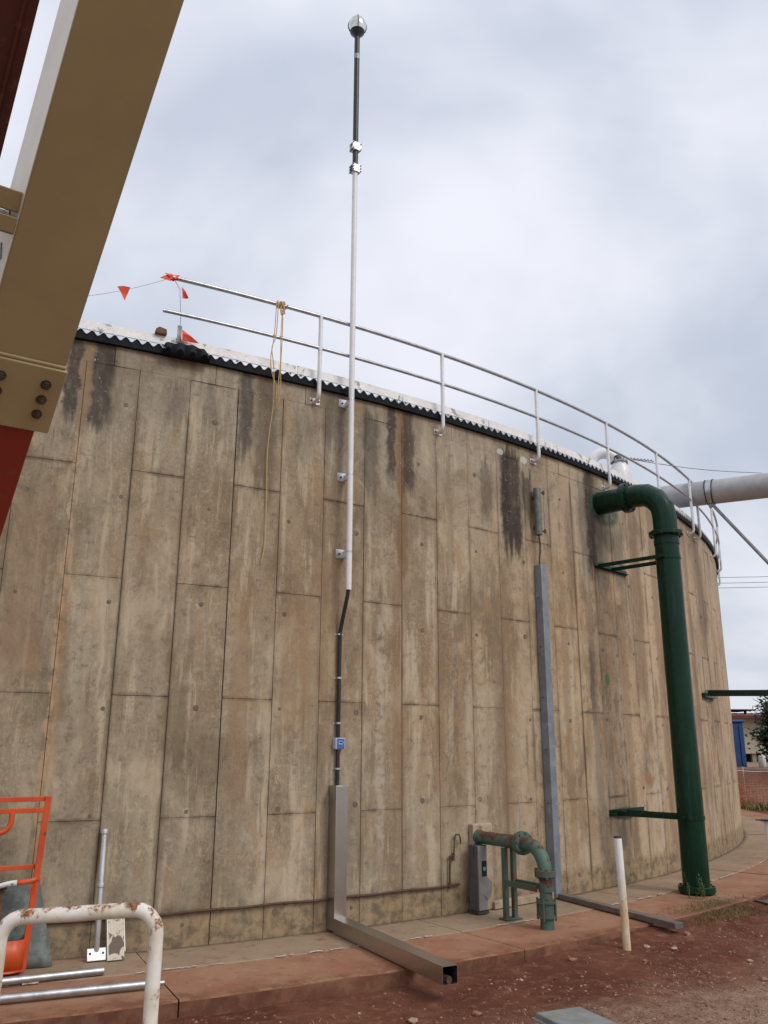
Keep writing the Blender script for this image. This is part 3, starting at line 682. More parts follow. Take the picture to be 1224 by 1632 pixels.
dc = wthing('down_conductor', 'black lightning down conductor clipped to the wall below the white mast', 'cable', 5.42)
mb = MB(); mb.tube([(.018, -.15, 3.10), (.016, -.145, 3.03), (.012, -.11, 2.92), (.004, -.06, 2.76), (0, -.035, 2.66), (0, -.030, 2.5), (0, -.030, 1.8), (0, -.030, 1.19)], .0195, 14); mb.build('conduit', 'black_rubber', dc)
for z in (2.645, 2.225, 1.80, 1.385):
    mb = MB(); mb.box((-.045, -.004, z - .008), (.045, -.001, z + .008)); mb.tube([(0, -.030, z - .008), (0, -.030, z + .008)], .0235, 14); mb.build('clip', 'aluminium', dc)
cb = wthing('surge_counter', 'small grey box with a blue front on the black cable', 'counter box', 5.44, .05, 1.613)
mb = MB(); mb.box((-.052, -.012, -.052), (.052, .050, .052)); mb.build('body', 'box_grey', cb, .006)
mb = MB(); mb.box((-.038, -.016, -.046), (.042, -.011, .046)); fc = mb.build('face', 'box_blue', cb, .002)
mb = MB(); mb.box((-.022, -.0185, -.008), (.026, -.0155, .024)); mb.build('display', 'box_blue_light', fc)
mb = MB(); mb.box((-.012, -.0200, .004), (.018, -.018, .017)); mb.build('digit_window', 'void_black', fc)

# bright stainless trunking: riser on the wall, run across the apron with an open end
tr = wthing('stainless_trunking', 'L-shaped shiny stainless trunking down the wall and out across the apron', 'cable trunking', 5.40)
hw, dpt = .062, .145
mb = MB(); mb.box((-hw, -dpt, .012), (hw, -.002, 1.238)); mb.build('riser', 'stainless', tr, .003)
mb = MB(); t_ = .003; o1 = 2.03
pf = lambda q: [(-hw - q * t_ + t_, .006 + t_ - q * t_), (hw + q * t_ - t_, .006 + t_ - q * t_), (hw + q * t_ - t_, .124 - t_ + q * t_), (-hw - q * t_ + t_, .124 - t_ + q * t_)]
vs = [(x, -dpt - .001, z) for x, z in pf(1)] + [(x, -o1, z) for x, z in pf(1)] + [(x, -o1, z) for x, z in pf(0)] + [(x, -dpt - .1, z) for x, z in pf(0)]
fs = [(0, 1, 2, 3)] + [(k, (k + 1) % 4, 4 + (k + 1) % 4, 4 + k) for k in range(4)] + [(4 + k, 4 + (k + 1) % 4, 8 + (k + 1) % 4, 8 + k) for k in range(4)] + [(8 + k, 8 + (k + 1) % 4, 12 + (k + 1) % 4, 12 + k) for k in range(4)] + [(12, 13, 14, 15)]
M = Matrix.Translation((0, -.06, 0)) @ Matrix.Rotation(-.09, 4, 'Z') @ Matrix.Translation((0, .06, 0)); mb.add(vs, fs, M); mb.build('floor_run', 'stainless', tr)
mb = MB(); mb.tube([M @ Vector(q) for q in ((.0, -1.2, .034), (.0, -1.7, .034), (.0, -1.96, .032), (.005, -2.01, .030))], .024, 12); mb.build('cable', 'rusty_pipe', tr)

# grey trunking further right, its run across the apron and the skirting duct
gt = wthing('grey_trunking', 'dull grey steel trunking rising from the apron below the level gauge', 'cable trunking', 11.40)
mb = MB(); mb.box((-.055, -.105, .02), (.055, -.002, 3.70)); ri = mb.build('riser', 'grey_steel', gt, .004)
for k in range(6):
    mb = MB(); hexbolt(mb, (-.055, -.05, .4 + k * .58), (-1, 0, 0), .008, .008); mb.build('screw', 'bolt_steel', ri)
mb = MB(); mb.box((-.05, -1.85, .004), (.05, -.11, .055), Matrix.Translation((.06, 0, 0)) @ Matrix.Rotation(-.27, 4, 'Z')); mb.build('floor_run', 'duct_brown', gt, .003)
mb = MB(); mb.box((-1.02, -.085, .003), (-.06, -.004, .075)); mb.build('skirting_duct', 'plinth_concrete', gt, .006)

lg = wthing('level_gauge', 'weathered grey tube gauge with a thin sight rod on the stained wall', 'gauge', 11.35, .07)
mb = MB(); mb.tube([(0, 0, 4.07), (0, 0, 4.66)], .045, 18); mb.build('housing', 'gauge_grey', lg)
mb = MB(); mb.box((-.012, .0, 4.15), (.012, .07, 4.19)); mb.box((-.012, 0, 4.53), (.012, .07, 4.57)); mb.build('wall_bracket', 'bolt_steel', lg)
for z in (4.125, 4.615):
    mb = MB(); mb.tube([(.03, -.01, z), (.105, -.03, z)], .011, 10); mb.tube([(.088, -.03, z - .025), (.088, -.03, z + .025)], .013, 8); mb.build('valve', 'bolt_steel', lg)
mb = MB(); mb.tube([(.088, -.03, 4.12), (.088, -.03, 4.61)], .005, 8); mb.build('sight_rod', 'galvanised_dull', lg)
mb = MB(); mb.tube([(0, 0, 4.08), (.006, 0, 4.03), (.016, 0, 3.95), (.008, 0, 3.86), (-.012, 0, 3.78), (-.016, 0, 3.68)], .009, 10); mb.build('lead', 'black_rubber', lg)

# ------------------------------------------------------------------ big dark green drop pipe
gpz = 4.775; GO = .92; PR = .15
gpipe = wthing('green_drop_pipe', 'thick dark green pipe bending out of the wall and dropping to the apron', 'pipe', 14.45)
def flange(parent, c, d, r, t, n=8, material='green_gloss'):
    c, d = Vector(c), Vector(d).normalized(); mb = MB(); mb.tube([c - d * t / 2, c + d * t / 2], r, 32)
    f_ = mb.build('flange', material, parent, .003)
    x = d.orthogonal().normalized(); y = d.cross(x)
    for k in range(n):
        q = c + (x * math.cos(2 * PI * k / n + .2) + y * math.sin(2 * PI * k / n + .2)) * (r * .88); bb = MB(); hexbolt(bb, q - d * (t / 2 + .014), d, .013, t + .028); bb.build('bolt', material, f_)
    return f_
mb = MB(); mb.tube([(0, .02, gpz), (0, -.46, gpz)], PR + .004, 32); mb.build('stub', 'green_gloss', gpipe)
flange(gpipe, (0, -.42, gpz), (0, 1, 0), PR + .05, .075)
el = [(0, -.45, gpz), (0, -.56, gpz)]                      # mitred bend in four cuts
for q in (22.5, 67.5): pass
rb = .36; c0 = Vector((0, -(GO - rb), gpz - rb))
for k in range(5):
    t_ = PI / 2 - k * PI / 8
    el.append(c0 + Vector((0, -math.cos(t_), math.sin(t_))) * rb * (1.0 if k in (0, 4) else 1.02))
el.append((0, -GO, 4.22))
mb = MB(); mb.tube(el, PR, 32); e_ = mb.build('elbow', 'green_gloss', gpipe)
e_.data.set_sharp_from_angle(angle=math.radians(18))
flange(gpipe, (0, -GO, 4.195), (0, 0, 1), PR + .06, .05)
mb = MB(); mb.tube([(0, -GO, 4.20), (0, -GO, .03)], PR, 36); mb.build('pipe', 'green_gloss', gpipe)
flange(gpipe, (0, -GO, .045), (0, 0, 1), PR + .055, .065)
mb = MB(); mb.tube([(0, -GO, 4.05), (0, -GO, 4.12)], PR + .008, 32); mb.build('weld_band', 'green_gloss', gpipe)
for z in (3.885, .81):
    mb = MB(); mb.tube([(0, -GO, z - .022), (0, -GO, z + .022)], PR + .009, 32); cl_ = mb.build('clamp', 'green_gloss', gpipe)
    mb = MB(); mb.box((-PR - .06, -GO - .01, z - .022), (-PR, -GO + .01, z + .022)); mb.box((PR, -GO - .01, z - .022), (PR + .06, -GO + .01, z + .022)); hexbolt(mb, (-PR - .035, -GO - .03, z), (0, 1, 0), .011, .06); mb.build('clamp_ear', 'green_gloss', cl_)
    mb = MB()
    if z > 2:
        for sx_ in (-1, 1): mb.bar((sx_ * .17, -GO, z), (sx_ * .17, -.03, z), .012, .05)
        mb.box((-.21, -.045, z - .01), (.62, -.003, z)); mb.box((-.21, -.010, z - .025), (.62, -.003, z + .045))
    else:
        mb.bar((-.10, -GO, z), (-.10, -.03, z), .012, .055); mb.bar((.14, -GO, z), (.14, -.03, z), .012, .055)
        mb.box((-.24, -.055, z - .012), (.62, -.003, z)); mb.box((-.24, -.012, z - .03), (.62, -.003, z + .045))
    mb.build('arm', 'green_gloss', gpipe, .002)
br = wthing('wall_bracket', 'dark green steel bracket arm sticking out of the far curve of the wall', 'bracket', 22.3, 0, 2.42)
mb = MB(); mb.box((-.40, -.05, -.06), (.42, -.003, .0)); mb.build('wall_angle', 'green_gloss', br, .003)
mb = MB(); mb.bar((-.05, -.02, .02), (-.05, -1.6, -.02), .012, .085); mb.bar((.2, -.02, .02), (.2, -1.6, -.02), .012, .085); mb.build('arm', 'green_gloss', br)
mb = MB(); mb.tube([(.075, -1.75, -.05), (.075, -1.75, .01), (.075, -1.75, .01), (.075, -1.75, -.05)], [.16, .16, .145, .145], 28, caps=False, closed=True); mb.build('clamp_ring', 'green_gloss', br)

# ------------------------------------------------------------------ small rusty standpipe, its stand, the meter box and plinth
pl = wthing('plinth_block', 'pale rust-streaked concrete block cast against the tank wall behind the standpipe', 'concrete block', 9.06)
mb = MB(); mb.box((-.135, -.075, .0), (.135, .0, .825)); mb.build('block', 'plinth_concrete', pl, .012)
mx = wthing('meter_box', 'narrow grey steel box with a black window and hanging flap', 'meter box', 8.78)
mb = MB(); mb.box((-.075, -.205, .03), (.055, -.078, .635)); mb.build('body', 'meter_grey', mx, .005)
mb = MB(); mb.box((-.065, -.2085, .036), (.050, -.204, .63)); dr = mb.build('door', 'meter_side', mx, .002)
mb = MB(); mb.box((-.022, -.2105, .345), (.045, -.2075, .49)); mb.build('window', 'void_black', dr)
mb = MB(); mb.lathe([(.020, 0), (.020, .004), (.010, .006)], 16, Matrix.Translation((.010, -.211, .415)) @ Matrix.Rotation(PI / 2, 4, 'X')); mb.build('dial', 'gauge_glass', dr)
mb = MB(); mb.prism([(-.03, .32), (.02, .34), (.072, .29), (.068, .20), (.03, .13), (-.03, .18)], -.004, .0, Matrix.Translation((.02, -.213, 0)) @ Matrix.Rotation(-.35, 4, 'Z')); mb.build('flap', 'meter_side', mx)
for z in (.12, .55): mb = MB(); mb.tube([(-.078, -.15, z), (-.070, -.15, z)], .008, 8); mb.build('screw', 'bolt_steel', mx)
mb = MB(); mb.box((-.085, -.215, .004), (.06, -.07, .03)); mb.build('base', 'bolt_steel', mx)

ss = wthing('standpipe', 'rusty pale green pipe elbowing from the plinth down to the apron', 'pipe', 8.93)
pz = .700; r_ = .058; so = 1.03; ss.rotation_euler.z -= .07
mb = MB(); mb.tube([(0, -.07, pz), (0, -.50, pz)], [.062, .062], 24); mb.tube([(0, -.50, pz), (0, -.70, pz)], .066, 24); mb.build('horizontal_pipe', 'pale_green', ss)
mb = MB(); mb.tube([(0, -.075, pz), (0, -.10, pz)], .072, 24); mb.build('collar', 'pale_green', ss)
flange(ss, (0, -.735, pz), (0, 1, 0), .108, .055, 8, 'pale_green')
q_ = [(0, -.72, pz), (0, -.80, pz)] + arc((0, -so + .22, pz - .22), .22, PI / 2, 0, 10, (0, -1, 0), (0, 0, 1))[1:] + [(0, -so, .46)]
mb = MB(); mb.tube(q_, .064, 24); mb.build('elbow', 'pale_green', ss)
flange(ss, (0, -so, .465), (0, 0, 1), .098, .055, 6, 'green_stand')
mb = MB(); mb.tube([(0, -so, .46), (0, -so, .18)], .058, 24); mb.tube([(0, -so, .31), (0, -so, .345)], .067, 24); mb.build('down_pipe', 'pale_green', ss)
mb = MB(); mb.tube([(0, -so, .225), (0, -so, .10)], .074, 24); cp_ = mb.build('coupling', 'green_stand', ss)
bb = MB()
for z in (.225, .105): bb.tube([(0, -so, z - .012), (0, -so, z + .012)], .092, 20)
for k in range(4): bb.tube([(.085 * math.cos(k * PI / 2 + .5), -so + .085 * math.sin(k * PI / 2 + .5), .07), (.085 * math.cos(k * PI / 2 + .5), -so + .085 * math.sin(k * PI / 2 + .5), .255)], .010, 8)
bb.build('coupling_ring', 'green_stand', cp_)
mb = MB(); mb.tube([(0, -so, .11), (0, -so, -.02)], .062, 24); mb.build('foot_pipe', 'pale_green', ss)
sd = wthing('pipe_stand', 'two-legged faded green steel stand propping the rusty standpipe', 'pipe stand', 8.86, .53); sd.rotation_euler.z -= .07
for sx_ in (-.055, .055):
    mb = MB(); mb.box((sx_ - .022, -.022, .012), (sx_ + .022, -.017, .645)); mb.box((sx_ - .022, -.017, .012), (sx_ - .017, .022, .645)); mb.build('leg', 'green_stand', sd)
mb = MB(); mb.box((-.10, -.06, .001), (.10, .06, .012)); mb.build('base_plate', 'green_stand', sd, .002)
mb = MB(); mb.box((-.08, -.445, .305), (-.055, -.02, .355)); mb.box((.055, -.445, .305), (.08, -.02, .355)); mb.build('cross_arm', 'green_stand', sd)
mb = MB(); mb.tube([(0, -.50, .31), (0, -.50, .35)], .070, 24); mb.build('pipe_clip', 'green_stand', sd)

wp = thing('water_pipe', 'thin dark rusty pipe along the wall foot with a small hooked riser', 'pipe', Wp(5, .03, .26)); Lc = -Vector(wp.location)
mb = MB(); mb.tube([Wp(-3 + 11.45 * k / 40, .024, .262 + .004 * math.sin(k * 1.3)) + Lc for k in range(41)], .0115, 10); run = mb.build('run', 'rusty_pipe', wp)
for i in (3.2, 4.4, 5.9, 7.2):
    mb = MB(); mb.tube([Wp(i - .03, .024, .262) + Lc, Wp(i + .03, .024, .262) + Lc], .0155, 10); mb.build('clip', 'rusty_pipe', run)
mb = MB(); mb.tube([Wp(8.18, .03, .25) + Lc, Wp(8.19, .03, .535) + Lc, Wp(8.30, .03, .54) + Lc], .0105, 10); mb.tube([Wp(8.18, .03, .24) + Lc, Wp(8.18, .03, .29) + Lc], .018, 10); mb.build('riser', 'rusty_pipe', wp)
mb = MB(); mb.tube([Wp(8.28, .03, .50) + Lc, Wp(8.30, .03, .55) + Lc, Wp(8.31, .035, .62) + Lc, Wp(8.31, .035, .70) + Lc, Wp(8.35, .04, .735) + Lc, Wp(8.42, .045, .735) + Lc, Wp(8.46, .045, .70) + Lc, Wp(8.47, .045, .645) + Lc], .008, 10)
mb.tube([Wp(8.28, .03, .49) + Lc, Wp(8.29, .03, .56) + Lc], .016, 10); mb.build('hook', 'rusty_pipe', wp)

# ------------------------------------------------------------------ white posts in the dirt
def white_post(label, x, y, z1, lean, r, cap):
    e = thing('white_post', label, 'post', (x, y, zg(x, y)))
    h = z1 - zg(x, y); mb = MB()
    mb.tube([(0, 0, -.15), (lean * .5, 0, h * .5), (lean, 0, h)], r, 20); mb.build('shaft', 'post_white', e)
    mb = MB()
    if cap: mb.lathe([(.075, 0), (.085, .004), (.085, .016), (.03, .022)], 20, Matrix.Translation((lean, 0, h))); mb.box((-.13, -.02, h + .005), (-.06, .02, h + .015))
    else: mb.tube([(lean, 0, h - .012), (lean, 0, h + .004)], r + .001, 20)
    mb.build('cap', 'black_rubber' if cap else 'bolt_steel', e)
white_post('slim white-painted post with an ochre-stained foot standing in the red dirt', 2.107, 7.968, .828, -.022, .034, False)
white_post('white post with a flat black cap beyond the green drop pipe', 4.085, 9.46, .845, 0, .042, True)

# ------------------------------------------------------------------ foreground hoop barrier
hb = thing('hoop_barrier', 'white-painted steel hoop barrier with rust-flaked top bar', 'barrier', (-1.14, 3.5, -.1))
hr = .0275; zt = 1.065; x0, x1 = -.305, .285; ca = .085
tz = lambda x: zt + .045 * (x - x0)
path = [(x0 - .01, .0, -.2), (x0 - .005, 0, .5), (x0, 0, tz(x0) - ca)] + [(x0 + ca * (1 - math.cos(q)), 0, tz(x0) - ca + ca * math.sin(q)) for q in (.26, .52, .78, 1.05, 1.31, 1.57)]
path += [(x0 + ca + (x1 - x0 - 2 * ca) * k / 6, 0, tz(x0 + (x1 - x0) * k / 6)) for k in range(1, 6)]
path += [(x1 - ca + ca * math.sin(q), 0, tz(x1) - ca + ca * math.cos(q)) for q in (0, .26, .52, .78, 1.05, 1.31, 1.57)] + [(x1, 0, .5), (x1 - .01, 0, -.2)]
mb = MB(); mb.tube(path, hr, 24); mb.build('hoop', 'hoop_paint', hb)
for xf in (x0 - .01, x1 - .01):
    mb = MB(); mb.lathe([(.075, .0), (.075, .012)], 20, Matrix.Translation((xf, 0, .0))); mb.build('foot_plate', 'hoop_paint', hb)

# ------------------------------------------------------------------ orange trolley, scrap and tubes at the wall foot
ot = wthing('orange_trolley', 'orange steel trolley frame with a curved lower tray, parked by the wall', 'trolley', .0, .35)
mb = MB(); mb.bar((.045, .0, 1.215), (-.012, 0, .03), .045, .045, (0, 1, 0)); mb.build('upright', 'orange_paint', ot, .004)
mb = MB(); mb.bar((-1.1, 0, 1.215), (-1.15, 0, .03), .045, .045, (0, 1, 0)); mb.build('upright', 'orange_paint', ot, .004)
for z, dy in ((1.195, .03), (1.115, .0)):
    mb = MB(); mb.bar((-1.12, dy, z - .01), (.035, dy, z), .04, .035); mb.build('top_rail', 'orange_paint', ot, .003)
mb = MB(); mb.bar((-1.12, .02, .70), (.0, .02, .715), .03, .032); mb.build('mid_rail', 'orange_paint', ot, .003)
mb = MB(); mb.tube([(-.20, -.01, 1.10), (-.20, -.01, 1.04)] + [(-.28 + .08 * math.cos(q), -.01, 1.04 - .08 * math.sin(q)) for q in (.4, .8, 1.2, 1.57)] + [(-.50, -.01, .955)], .020, 12); mb.build('handle', 'orange_paint', ot)
mb = MB(); n = 10; vs = []; fs = []
for k in range(n + 1):
    t_ = PI / 2 * k / n; x = -.10 + .09 * math.sin(t_); y = -.10 + .09 - .09 * math.cos(t_) - .0
    vs += [(x, -.09 + .09 * (1 - math.cos(t_)), .03), (x, -.09 + .09 * (1 - math.cos(t_)), .235)]
vs = [(-1.15, -.09, .03), (-1.15, -.09, .235)] + vs + [(-.01, .35, .03), (-.01, .35, .235)]
m_ = len(vs) // 2
for k in range(m_ - 1): fs.append((2 * k, 2 * k + 2, 2 * k + 3, 2 * k + 1))
mb.add(vs, fs); ty = mb.build('tray', 'orange_paint', ot); so_ = ty.modifiers.new('t', 'SOLIDIFY'); so_.thickness = .004
mb = MB(); mb.box((-1.14, -.085, .028), (-.012, .34, .034)); mb.build('tray_floor', 'orange_paint', ot)
mb = MB(); mb.tube([(-1.15, -.094, .03), (-.10, -.094, .03), (-.05, -.07, .03), (-.02, -.03, .03), (-.006, .1, .03)], .009, 8); mb.build('tray_lip', 'orange_paint', ot)
mb = MB(); vs = []; fs = []
for k in range(43):
    q = k / 42; x = -1.1 + 1.12 * q; z = .60 + .03 * q - .035 * math.sin(PI * q) + .004 * math.sin(k * .75)
    vs += [(x, -.028 + .006 * math.sin(k * .6), z - .018), (x, -.024 + .004 * math.cos(k * .7), z + .018)]
qf = lambda n: [(2 * k, 2 * k + 2, 2 * k + 3, 2 * k + 1) for k in range(n)]
mb.add(vs[:-10], qf(37)); tp = mb.build('warning_tape', 'tape_white', ot); sm = tp.modifiers.new('t', 'SOLIDIFY'); sm.thickness = .001
mb = MB(); mb.add(vs[-12:], qf(5)); t2 = mb.build('tape_end', 'orange_paint', ot); sm = t2.modifiers.new('t', 'SOLIDIFY'); sm.thickness = .001
mb = MB(); mb.tube([(.02, -.03, .625), (.045, -.035, .635), (.075, -.03, .65)], .003, 6); mb.tube([(.0, -.03, .60), (-.02, -.035, .57), (-.01, -.035, .53), (.01, -.03, .55), (.012, -.03, .6)], .004, 6); mb.build('tape_knot', 'orange_paint', ot)

gs = wthing('galvanised_sheet', 'dented grey galvanised sheet leaning on the wall behind the orange trolley', 'metal sheet', .0, 0.0)
mb = MB(); n = 8; vs = []; fs = []
for j in range(n + 1):
    q = j / n
    for k in range(9):
        s_ = k / 8; xx = -.36 + s_ * (.42 + .14 * (1 - q)) ; bow = .010 * math.sin(s_ * 9 + q * 4) + .006 * math.sin(q * 14)
        vs.append((xx, -.24 + .20 * q - bow, .006 + .58 * q))
for j in range(n):
    for k in range(8): fs.append((j * 9 + k, j * 9 + k + 1, j * 9 + 10 + k, j * 9 + 9 + k))
mb.add(vs, fs); s_ = mb.build('sheet', 'sheet_galv', gs); sm = s_.modifiers.new('t', 'SOLIDIFY'); sm.thickness = .002
dk = wthing('dark_crate', 'dark brown box half hidden behind the orange trolley frame', 'box', -.75, .20)
mb = MB(); mb.box((-.25, -.08, .3), (.17, .10, .56)); mb.build('body', 'wood_brown', dk, .006)
mb = MB(); mb.box((-.27, -.10, .56), (.19, .12, .585)); mb.box((-.2, -.06, .0), (-.15, .06, .3)); mb.box((.1, -.06, .0), (.15, .06, .3)); mb.build('lid', 'black_rubber', dk, .003)

stn = wthing('spare_rail_post', 'loose aluminium rail post with ball joints leaning on the wall', 'rail post', 1.06)
b_, t_ = Vector((0, -.185, .035)), Vector((.005, -.04, .93))
mb = MB(); mb.tube([b_ + Vector((0, .012, -.02)), b_ + Vector((0, 0, .04)), b_.lerp(t_, .5), t_], .0225, 16); mb.build('shaft', 'aluminium', stn)
for q in (.55, .985):
    mb = MB(); c = b_.lerp(t_, q); d = (t_ - b_).normalized(); mb.tube([c - d * .022, c - d * .016, c, c + d * .016, c + d * .022], [.024, .030, .031, .030, .024], 16); mb.build('ball_joint', 'aluminium', stn)
M = Matrix.Translation((0, -.205, .055)) @ Matrix.Rotation(-.55, 4, 'X')
mb = MB(); mb.box((-.070, -.004, -.052), (.070, .004, .040), M); bp_ = mb.build('base_plate', 'rail_white', stn, .003)
mb = MB()
for sx_ in (-.048, .048): hexbolt(mb, M @ Vector((sx_, -.003, .0)), M.to_3x3() @ Vector((0, -1, 0)), .009, .003, 10)
mb.build('bolt_hole_shade', 'void_black', bp_)  # black discs painted as the shade inside the bolt holes
ch = wthing('channel_offcut', 'paint-chipped cream steel channel offcut propped on the wall', 'steel offcut', 1.36)
M = Matrix.Translation((0, -.27, .01)) @ Matrix.Rotation(-.62, 4, 'X')
mb = MB(); mb.box((-.062, -.003, 0), (.055, .003, .34), M); mb.build('web', 'cream_chipped', ch)
mb = MB(); mb.box((.056, -.005, .06), (.064, .06, .36), M); mb.box((-.070, -.005, .0), (-.063, .05, .34), M); mb.build('side_flange', 'cream_pale', ch)
for lab, a0, b0 in (('galvanised tube lying on the inner apron slab against the sheet', (-2.75, 6.33, .03), (-2.0, 6.713, .03)), ('longer galvanised tube lying across the outer apron slab', (-2.9, 5.81, .03), (-1.571, 6.373, .03))):
    mb = MB(); a0, b0 = Vector(a0), Vector(b0); d = (b0 - a0).normalized()
    e = thing('galvanised_tube', lab, 'tube', (a0 + b0) / 2 - Vector((0, 0, .03))); Lc = -Vector(e.location)
    mb.tube([a0 + Lc, b0 + Lc], .028, 18); o = mb.build('tube', 'galvanised', e)
    mb = MB(); mb.tube([b0 + Lc, b0 + Lc + d * .002], .022, 16); mb.build('hollow_shade', 'void_black', o)  # black disc painted as the shade inside the hollow tube
    if 'longer' in lab:
        mb = MB(); mb.tube([b0 + Lc - d * .02, b0 + Lc + d * .09], .018, 14); mb.build('spigot', 'galvanised', o)

cv = thing('pit_cover', 'flat grey concrete pit cover sunk in the sandy dirt', 'cover', (1.27, 5.97, -.12), .42)
mb = MB(); mb.box((-.175, -.30, .0), (.175, .27, .050)); mb.build('lid', 'cover_grey', cv, .008)
mb = MB(); mb.box((-.20, -.33, -.05), (.20, .295, .018)); mb.build('frame', 'cover_grey', cv, .006)
sc = thing('scrap_plate', 'thin dark steel plate lying in the dirt at the far apron edge', 'plate', (4.35, 10.05, -.06), .3)
mb = MB(); mb.box((-.22, -.12, .0), (.3, .12, .02), Matrix.Rotation(.06, 4, 'Y')); mb.build('plate', 'bolt_steel', sc, .002)

# ------------------------------------------------------------------ rope and bunting on the rail
rp = thing('rope', 'yellow rope knotted on the guard rail with tails hanging down the wall', 'rope', Wp(3.70, .1, ZR)); Lc = -Vector(rp.location)
def hang(pts): return [Wp(i, o, z) + Lc for i, o, z in pts]
mb = MB(); random.seed(3)
for k in range(5):
    c = Wp(3.66 + .05 * k, .1, ZR) + Lc; tn = (Wp(4, 0, 0) - Wp(3, 0, 0)).normalized(); ow = (Wp(3.7, 1, 0) - Wp(3.7, 0, 0))
    mb.tube([c + (ow * math.cos(q) + Vector((0, 0, 1)) * math.sin(q)) * .033 + tn * .02 * math.sin(q * .5 + k) for q in [2 * PI * j / 14 for j in range(15)]], .009, 8)
mb.tube(hang([(3.74, .14, 5.98), (3.80, .15, 5.93), (3.82, .14, 5.86), (3.76, .13, 5.85), (3.74, .13, 5.92), (3.80, .15, 5.99)]), .009, 8); mb.build('knot', 'rope_yellow', rp)
for nm, pts in (('strand', [(3.64, .13, 5.97), (3.62, .13, 5.6), (3.56, .13, 5.32), (3.63, .12, 5.16), (3.72, .12, 5.05), (3.74, .10, 4.93)]),
                ('strand', [(3.68, .135, 5.95), (3.66, .13, 5.6), (3.58, .13, 5.45), (3.64, .13, 5.25), (3.67, .115, 5.0), (3.70, .08, 4.85), (3.66, .03, 4.4), (3.69, .022, 3.9), (3.70, .02, 3.55), (3.68, .02, 3.38), (3.64, .02, 3.27)]),
                ('strand', [(3.78, .13, 5.9), (3.77, .13, 5.6), (3.78, .13, 5.3), (3.76, .12, 5.05), (3.80, .09, 4.90), (3.83, .1, 5.05), (3.80, .12, 5.3), (3.80, .13, 5.6), (3.79, .13, 5.9)])):
    P_ = hang(pts); S_ = []
    for k in range(len(P_) - 1):
        a_, b_, c_, d_ = P_[max(k - 1, 0)], P_[k], P_[k + 1], P_[min(k + 2, len(P_) - 1)]
        for j in range(5):
            t = j / 5; S_.append(.5 * ((2 * b_) + (c_ - a_) * t + (2 * a_ - 5 * b_ + 4 * c_ - d_) * t * t + (3 * b_ - a_ - 3 * c_ + d_) * t ** 3))
    S_.append(P_[-1]); mb = MB(); mb.tube(S_, .0046, 8); mb.build(nm, 'rope_yellow', rp)
bu = thing('bunting', 'orange warning bunting flags on a grey string tied to the rail end', 'bunting', Wp(1.4, .1, ZR)); Lc = -Vector(bu.location)
mb = MB(); mb.tube([Wp(1.40 - 4.4 * q, .1, 5.96 - .62 * (1 - (1 - q) ** 2.2)) + Lc for q in [k / 14 for k in range(15)]], .002, 5); mb.tube([Wp(1.48, .1, 5.95) + Lc, Wp(1.60, .1, 5.86) + Lc, Wp(1.66, .09, 5.6) + Lc, Wp(1.70, .02, 5.34) + Lc], .003, 5); mb.build('string', 'string_grey', bu)
def flag(pts):
    v3 = [Wp(*p) + Lc for p in pts]; ow = Wp(pts[0][0], 1, 0) - Wp(pts[0][0], 0, 0); m01 = v3[0].lerp(v3[1], .45) + ow * .018; m12 = v3[1].lerp(v3[2], .5) - ow * .014; m20 = v3[2].lerp(v3[0], .5) + ow * .010
    mb = MB(); mb.add(v3 + [m01, m12, m20], [(0, 3, 5), (3, 1, 4), (3, 4, 5), (5, 4, 2)]); o = mb.build('flag', 'flag_orange', bu, smooth=False); sm = o.modifiers.new('t', 'SOLIDIFY'); sm.thickness = .002
flag([(.40, .1, 5.745), (.64, .1, 5.765), (.56, .09, 5.62)])
flag([(1.63, .1, 5.895), (1.80, .08, 5.80), (1.67, .09, 5.78)])
flag([(1.72, .05, 5.47), (1.74, .05, 5.36), (2.10, .03, 5.37)])
mb = MB(); random.seed(5)
for k in range(9):
    i = 1.33 + .26 * k / 9; q = random.uniform(-.03, .03)
    vs_ = [Wp(i - .06, .1 + random.uniform(-.03, .03), ZR + random.uniform(-.03, .035)) + Lc, Wp(i + .10, .1 + random.uniform(-.03, .03), ZR + random.uniform(-.02, .035)) + Lc, Wp(i + .03, .13 + random.uniform(-.02, .02), ZR - random.uniform(.02, .055)) + Lc]
    mb.add(vs_, [(0, 1, 2)])
mb.add([Wp(1.30, .12, ZR + .0) + Lc, Wp(1.18, .12, ZR - .045) + Lc, Wp(1.40, .13, ZR - .06) + Lc, Wp(1.45, .13, ZR + .01) + Lc], [(0, 1, 2, 3)])
o = mb.build('tied_rag', 'flag_orange', bu, smooth=False); sm = o.modifiers.new('t', 'SOLIDIFY'); sm.thickness = .003

cc = wthing('sheet_offcut', 'crumpled black corrugated offcut hanging over the roof edge', 'roof offcut', 1.85, .075, 5.16)
mb = MB(); vs = []; fs = []; n = 28
for k in range(n + 1):
    q = k / n; x = -.22 + .44 * q; w = .016 * math.sin(q * PI * 7.5)
    tp_ = .105 + w + (.03 * math.sin(q * PI)) - (.05 * max(0, q - .85) / .15)
    vs += [(x, -.005 - w * .6, -.01 + w * .3), (x, -.045 - w, .045 + w), (x, -.035 + w, tp_), (x, .06, tp_ - .01)]
for k in range(n):
    for j in range(3): fs.append((k * 4 + j, k * 4 + 4 + j, k * 4 + 5 + j, k * 4 + 1 + j))
mb.add(vs, fs); o = mb.build('sheet', 'roof_dark', cc); sm = o.modifiers.new('t', 'SOLIDIFY'); sm.thickness = .006
wb = wthing('rusty_block', 'small rusty brown block sitting on the white roof toe board', 'block', 1.33, .0, 5.393)
mb = MB(); mb.prism([(-.055, .0), (.055, .0), (.05, .055), (-.02, .07), (-.05, .045)], -.03, .03); mb.build('block', 'wood_brown', wb, .004)
